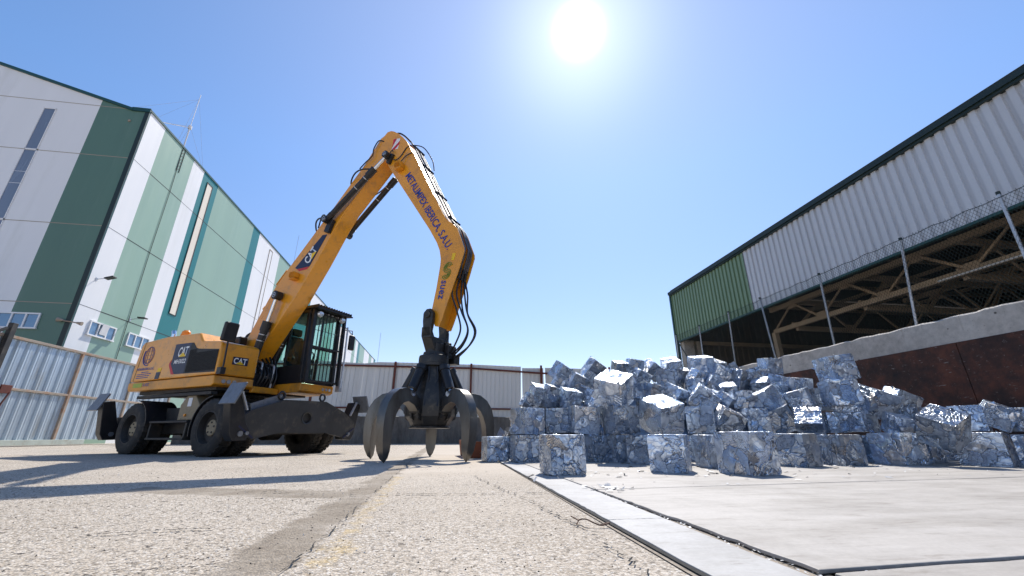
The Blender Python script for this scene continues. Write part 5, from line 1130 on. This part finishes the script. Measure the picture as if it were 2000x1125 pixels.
 (5.086, 7.298, 1.297, 0.288, 1.0, 15.0, 6.0, 34.0, -34.9, 'vivid blue diamond bale under the dark edged bale'),
 (5.436, 7.546, 1.502, 0.384, 1.0, 20.0, 4.0, 30.0, -35.8, 'dark edged bale tilted right of the vivid blue diamond bale'),
 (5.974, 7.968, 1.667, 0.27, 1.0, 20.0, 4.0, -30.0, -36.9, 'small bale leaning left at the foot of the concrete wall cap'),
 (4.756, 6.945, 1.017, 0.27, 1.0, -30.0, 14.0, 24.0, -34.4, 'white cornered bale above the pale crackled square bale'),
 (4.766, 6.639, 0.923, 0.27, 1.0, -20.0, 10.0, 40.0, -35.7, 'green grey sloping bale above the tilted ribbed blue bale'),
 (5.107, 6.991, 1.143, 0.27, 1.0, 10.0, 24.0, 0.0, -36.1, 'flat bright bale behind the green grey sloping bale'),
 (5.641, 7.21, 1.365, 0.386, 1.0, 35.0, 4.0, 20.0, -38.0, 'bulky crumpled bale with a bright left edge near the wall'),
 (6.318, 7.711, 1.564, 0.27, 1.0, 20.0, 0.0, -10.0, -39.3, 'blue bale half hidden behind the bulky crumpled bale'),
 (6.505, 7.479, 1.711, 0.322, 1.0, 38.0, 6.0, 6.0, -41.0, 'blue topped bale perched highest at the foot of the wall'),
 (6.218, 7.322, 1.479, 0.279, 1.0, 30.0, 4.0, -8.0, -40.3, 'bale supporting the blue topped perched bale'),
 (6.275, 7.11, 1.336, 0.27, 1.0, -20.0, 0.0, 20.0, -41.4, 'shadowed bale right of the perched pair beside the rusty wall'),
 (5.726, 6.893, 1.226, 0.27, 1.0, -15.0, 24.0, -6.0, -39.7, 'small block with a blazing white top below the perched pair'),
 (5.034, 6.597, 0.957, 0.307, 1.0, 15.0, 0.0, 4.0, -37.3, 'pale crumpled upright bale left of the white ridged bale'),
 (5.304, 6.352, 0.908, 0.381, 1.0, -30.0, 10.0, -26.0, -39.9, 'large bale with a white upper ridge leaning left, centre right of the heap'),
 (5.925, 6.76, 1.124, 0.27, 1.0, 10.0, 0.0, 10.0, -41.2, 'small deep blue bale in the hollow behind the white ridged bale'),
 (6.209, 6.615, 1.195, 0.34, 1.0, 40.0, 6.0, 8.0, -43.2, 'bale with a pale left face and dark right face, left of the column'),
 (5.799, 6.173, 0.942, 0.311, 1.0, -12.0, 6.0, -14.0, -43.2, 'bright blue bale lying in front of the pale and dark faced bale'),
 (1.337, 6.838, 0.185, 0.37, 1.0, 43.0, 0.0, 0.0, -11.0, 'ground level bale in shadow directly under the corrugated second tier bale at the left'),
 (1.971, 7.143, 0.185, 0.37, 1.0, -12.0, 0.0, 0.0, -15.4, 'ground level bale in shadow directly under the dull dark second tier bale'),
 (2.221, 6.698, 0.185, 0.37, 1.0, 24.0, 0.0, 0.0, -18.3, 'ground level bale in shadow directly under the crackled light bale'),
 (2.692, 6.321, 0.185, 0.37, 1.0, 34.0, 0.0, 0.0, -23.1, 'ground level bale in shadow directly under the blue rippled bale'),
 (3.271, 6.128, 0.185, 0.37, 1.0, 51.0, 0.0, 0.0, -28.2, 'ground level bale in shadow directly under the ragged peaked bale'),
 (3.953, 6.223, 0.185, 0.37, 1.0, 8.0, 0.0, 0.0, -32.5, 'ground level bale in shadow directly under the pale crackled square bale'),
 (4.449, 6.246, 0.185, 0.37, 1.0, 26.0, 0.0, 0.0, -35.6, 'ground level bale in shadow directly under the tilted ribbed blue bale'),
 (4.905, 6.276, 0.185, 0.37, 1.0, 34.0, 0.0, 0.0, -38.2, 'ground level bale in shadow directly under the grey crumpled second tier bale'),
 (5.265, 6.118, 0.185, 0.37, 1.0, -4.0, 0.0, 0.0, -40.9, 'ground level bale in shadow directly under the slab-faced leaning bale'),
 (5.468, 5.782, 0.185, 0.37, 1.0, -2.0, 0.0, 0.0, -43.6, 'ground level bale in shadow directly under the white glaring bale'),
 (6.169, 6.077, 0.185, 0.37, 1.0, 36.0, 0.0, 0.0, -45.6, 'ground level bale in shadow directly under the squeezed narrow bright bale'),
 (6.362, 5.844, 0.185, 0.37, 1.0, -22.0, 0.0, 0.0, -47.6, 'ground level bale in shadow directly under the column of three bales'),
 (6.627, 5.701, 0.185, 0.37, 1.0, 46.0, 0.0, 0.0, -49.5, 'ground level bale in shadow directly under the slumped bale beside the column'),
 (6.94, 5.449, 0.185, 0.37, 1.0, -24.0, 0.0, 0.0, -52.1, 'ground level bale in shadow directly under the dark ribbed bale'),
 (7.502, 5.158, 0.185, 0.37, 1.0, 0.0, 0.0, 0.0, -55.7, 'ground level bale in shadow directly under the clean pale square bale'),
 (7.651, 4.932, 0.185, 0.37, 1.0, 16.0, 0.0, 0.0, -57.4, 'ground level bale in shadow directly under the pale blue leaning diamond bale'),
 (7.808, 4.806, 0.185, 0.37, 1.0, 46.0, 0.0, 0.0, -58.6, 'ground level bale in shadow directly under the black shaded bale at the far right'),
]
rr=random.Random(21)
turns=[Matrix.Rotation(R(90*a),4,'Z')@Matrix.Rotation(R(90*b),4,'X') for a in range(4) for b in range(4)]
for i,(x,y,z,s,wf,a,pi_,ro,az,lab) in enumerate(BALES):
    o=bpy.data.objects.new('metal_bale',BM[i%len(BM)] if i<14 else BM[rr.randrange(len(BM))]); COL.objects.link(o)
    rot=Matrix.Rotation(R(az),4,'Z')@Matrix.Rotation(R(ro),4,'Y')@Matrix.Rotation(R(pi_),4,'X')@Matrix.Rotation(R(a),4,'Z')
    S=Matrix.Diagonal((s*wf,s,s,1))
    o.matrix_world=Matrix.Translation((x,y,z+(0.020 if z<s*.55 and x>1.05 else 0.004)))@rot@S@turns[rr.randrange(16)].to_3x3().to_4x4() if i>=0 else None
    tag(o,lab,'metal bale','crushed metal bales in the heap')
# loose crushed scrap that the bales are bedded in: one mass
gx0,gx1,gy0,gy1,gs=0.2,8.55,5.2,11.0,.085
nx=int((gx1-gx0)/gs); ny=int((gy1-gy0)/gs); H=[]
for j in range(ny+1):
    for i in range(nx+1):
        x=gx0+i*gs; y=gy0+j*gs; h=-0.05
        for (bx_,by_,bz_,s,*_) in BALES:
            if bz_<.72 or by_<6.5 or (bx_>5.9 and bz_<1.3): continue
            d=math.hypot(x-bx_,y-by_); h=max(h,bz_-s*.72-max(0,d-.02)*1.5)
        H.append(h)
m=MB(); vs=[]
for j in range(ny+1):
    for i in range(nx+1):
        x=gx0+i*gs; y=gy0+j*gs; h=H[j*(nx+1)+i]
        if h>0: h+=.05*noise.noise((x*6,y*6,2))+.03*noise.noise((x*17,y*17,5))-.03
        vs.append((x+.03*noise.noise((x*9,y*9,0)),y+.03*noise.noise((x*9,y*9,4)),h))
fs=[]
for j in range(ny):
    for i in range(nx):
        k=j*(nx+1)+i; q=(k,k+1,k+nx+2,k+nx+1)
        if max(H[t] for t in q)>0: fs.append(q)
m.add(vs,fs); o=m.build('scrap_metal_heap','heap',smooth=20); tag(o,kind='stuff')
# small torn scrap: on the left slope of the heap and as flakes around the bales and in the trench
m=MB(); rr=random.Random(77)
def flake(x,y,z,a,flatness=.3):
    u=Vector((rr.uniform(-1,1),rr.uniform(-1,1),rr.uniform(-flatness,flatness))).normalized()*a; w_=Vector((-u.y,u.x,rr.uniform(-flatness,flatness)*a))*rr.uniform(.3,.8); c=Vector((x,y,z))
    m.add([c-u-w_,c+u-w_*.6,c+u*.7+w_,c-u*.8+w_*.8+Vector((0,0,a*flatness*rr.uniform(0,1)))],[(0,1,2,3)])
for k in range(150):
    t=rr.random(); x=.95+rr.gauss(.25,.22)+t*.3; y=7.3+rr.uniform(0,1.2); flake(x,y,.05+max(0,(x-.6))*rr.uniform(.2,.75),rr.uniform(.04,.16),1.0)
for k in range(520):
    i=rr.randrange(16); b=BALES[i]; x=b[0]+rr.gauss(0,.42); y=b[1]-.15+rr.gauss(0,.30)
    if x<.7: continue
    flake(x,y,.028,rr.uniform(.008,.035),.25)
for k in range(360):
    y=rr.uniform(1.1,3.6); x=1.0+.03*(y)+rr.gauss(.02,.022); flake(x,y,.0095+rr.random()*.003,rr.uniform(.002,.007),.2)
for k in range(70):
    flake(rr.uniform(1.2,3.2),1.19+.03*rr.random(),.010+rr.random()*.003,rr.uniform(.003,.008),.2)
for k in range(26): flake(1.20+rr.gauss(0,.06),3.08+rr.gauss(0,.14),.03,rr.uniform(.008,.03),.4)
for k in range(240): flake(rr.uniform(1.3,9),rr.uniform(3.2,5.2),.026,rr.uniform(.005,.016),.2)
tag(m.build('metal_scraps','flakes',smooth=0),kind='stuff')
# pebbles and grit on the concrete
m=MB(); rr=random.Random(9)
for k in range(2200):
    d=1.2+rr.random()**1.7*6; ang=rr.uniform(-.95,.75); x=d*math.sin(ang+.15); y=d*math.cos(ang+.15)
    if x>.62: continue
    a=rr.uniform(.0012,.0036)*(1+.15*d); c=Vector((x,y,a*.4)); p=[c+Vector((a*rr.uniform(.6,1.2)*math.cos(6.28*i/5),a*rr.uniform(.6,1.2)*math.sin(6.28*i/5),-a*.4)) for i in range(5)]; t_=c+Vector((0,0,a*rr.uniform(.3,.7)))
    m.add(p+[t_],[(i,(i+1)%5,5) for i in range(5)],0 if rr.random()<.55 else 1)
tag(m.build('grit',['gapblack','strip'],smooth=0),kind='stuff')
m=MB(); m.tube([(.60,1.98,.012),(.63,2.03,.02),(.645,1.98,.03),(.67,1.955,.02),(.70,1.94,.012),(.74,1.945,.02),(.70,1.955,.012)],.003,5,smooth=4); m.tube([(.62,2.02,.02),(.60,2.06,.03),(.63,2.075,.015)],.003,5,smooth=3)
o=m.build('bent_wire','rebar'); tag(o,'short piece of bent rusty wire lying on the concrete beside the strip','wire')
# rusty trough behind the grapple at the left end of the heap
m=MB(); m.prism([(-.26,0),(.26,0),(.30,.30),(.25,.30),(.22,.05),(-.22,.05),(-.25,.30),(-.30,.30)],0,1.3,'y'); m.bx(-.23,.23,0,.03,.04,.28); o=m.build('steel_trough','rust_orange',bevel=0.006,fix=True); o.location=(.72,8.05,0.004); o.rotation_euler=(0,0,R(4)); tag(o,'orange rusty steel trough half hidden between the grapple and the bales','trough')
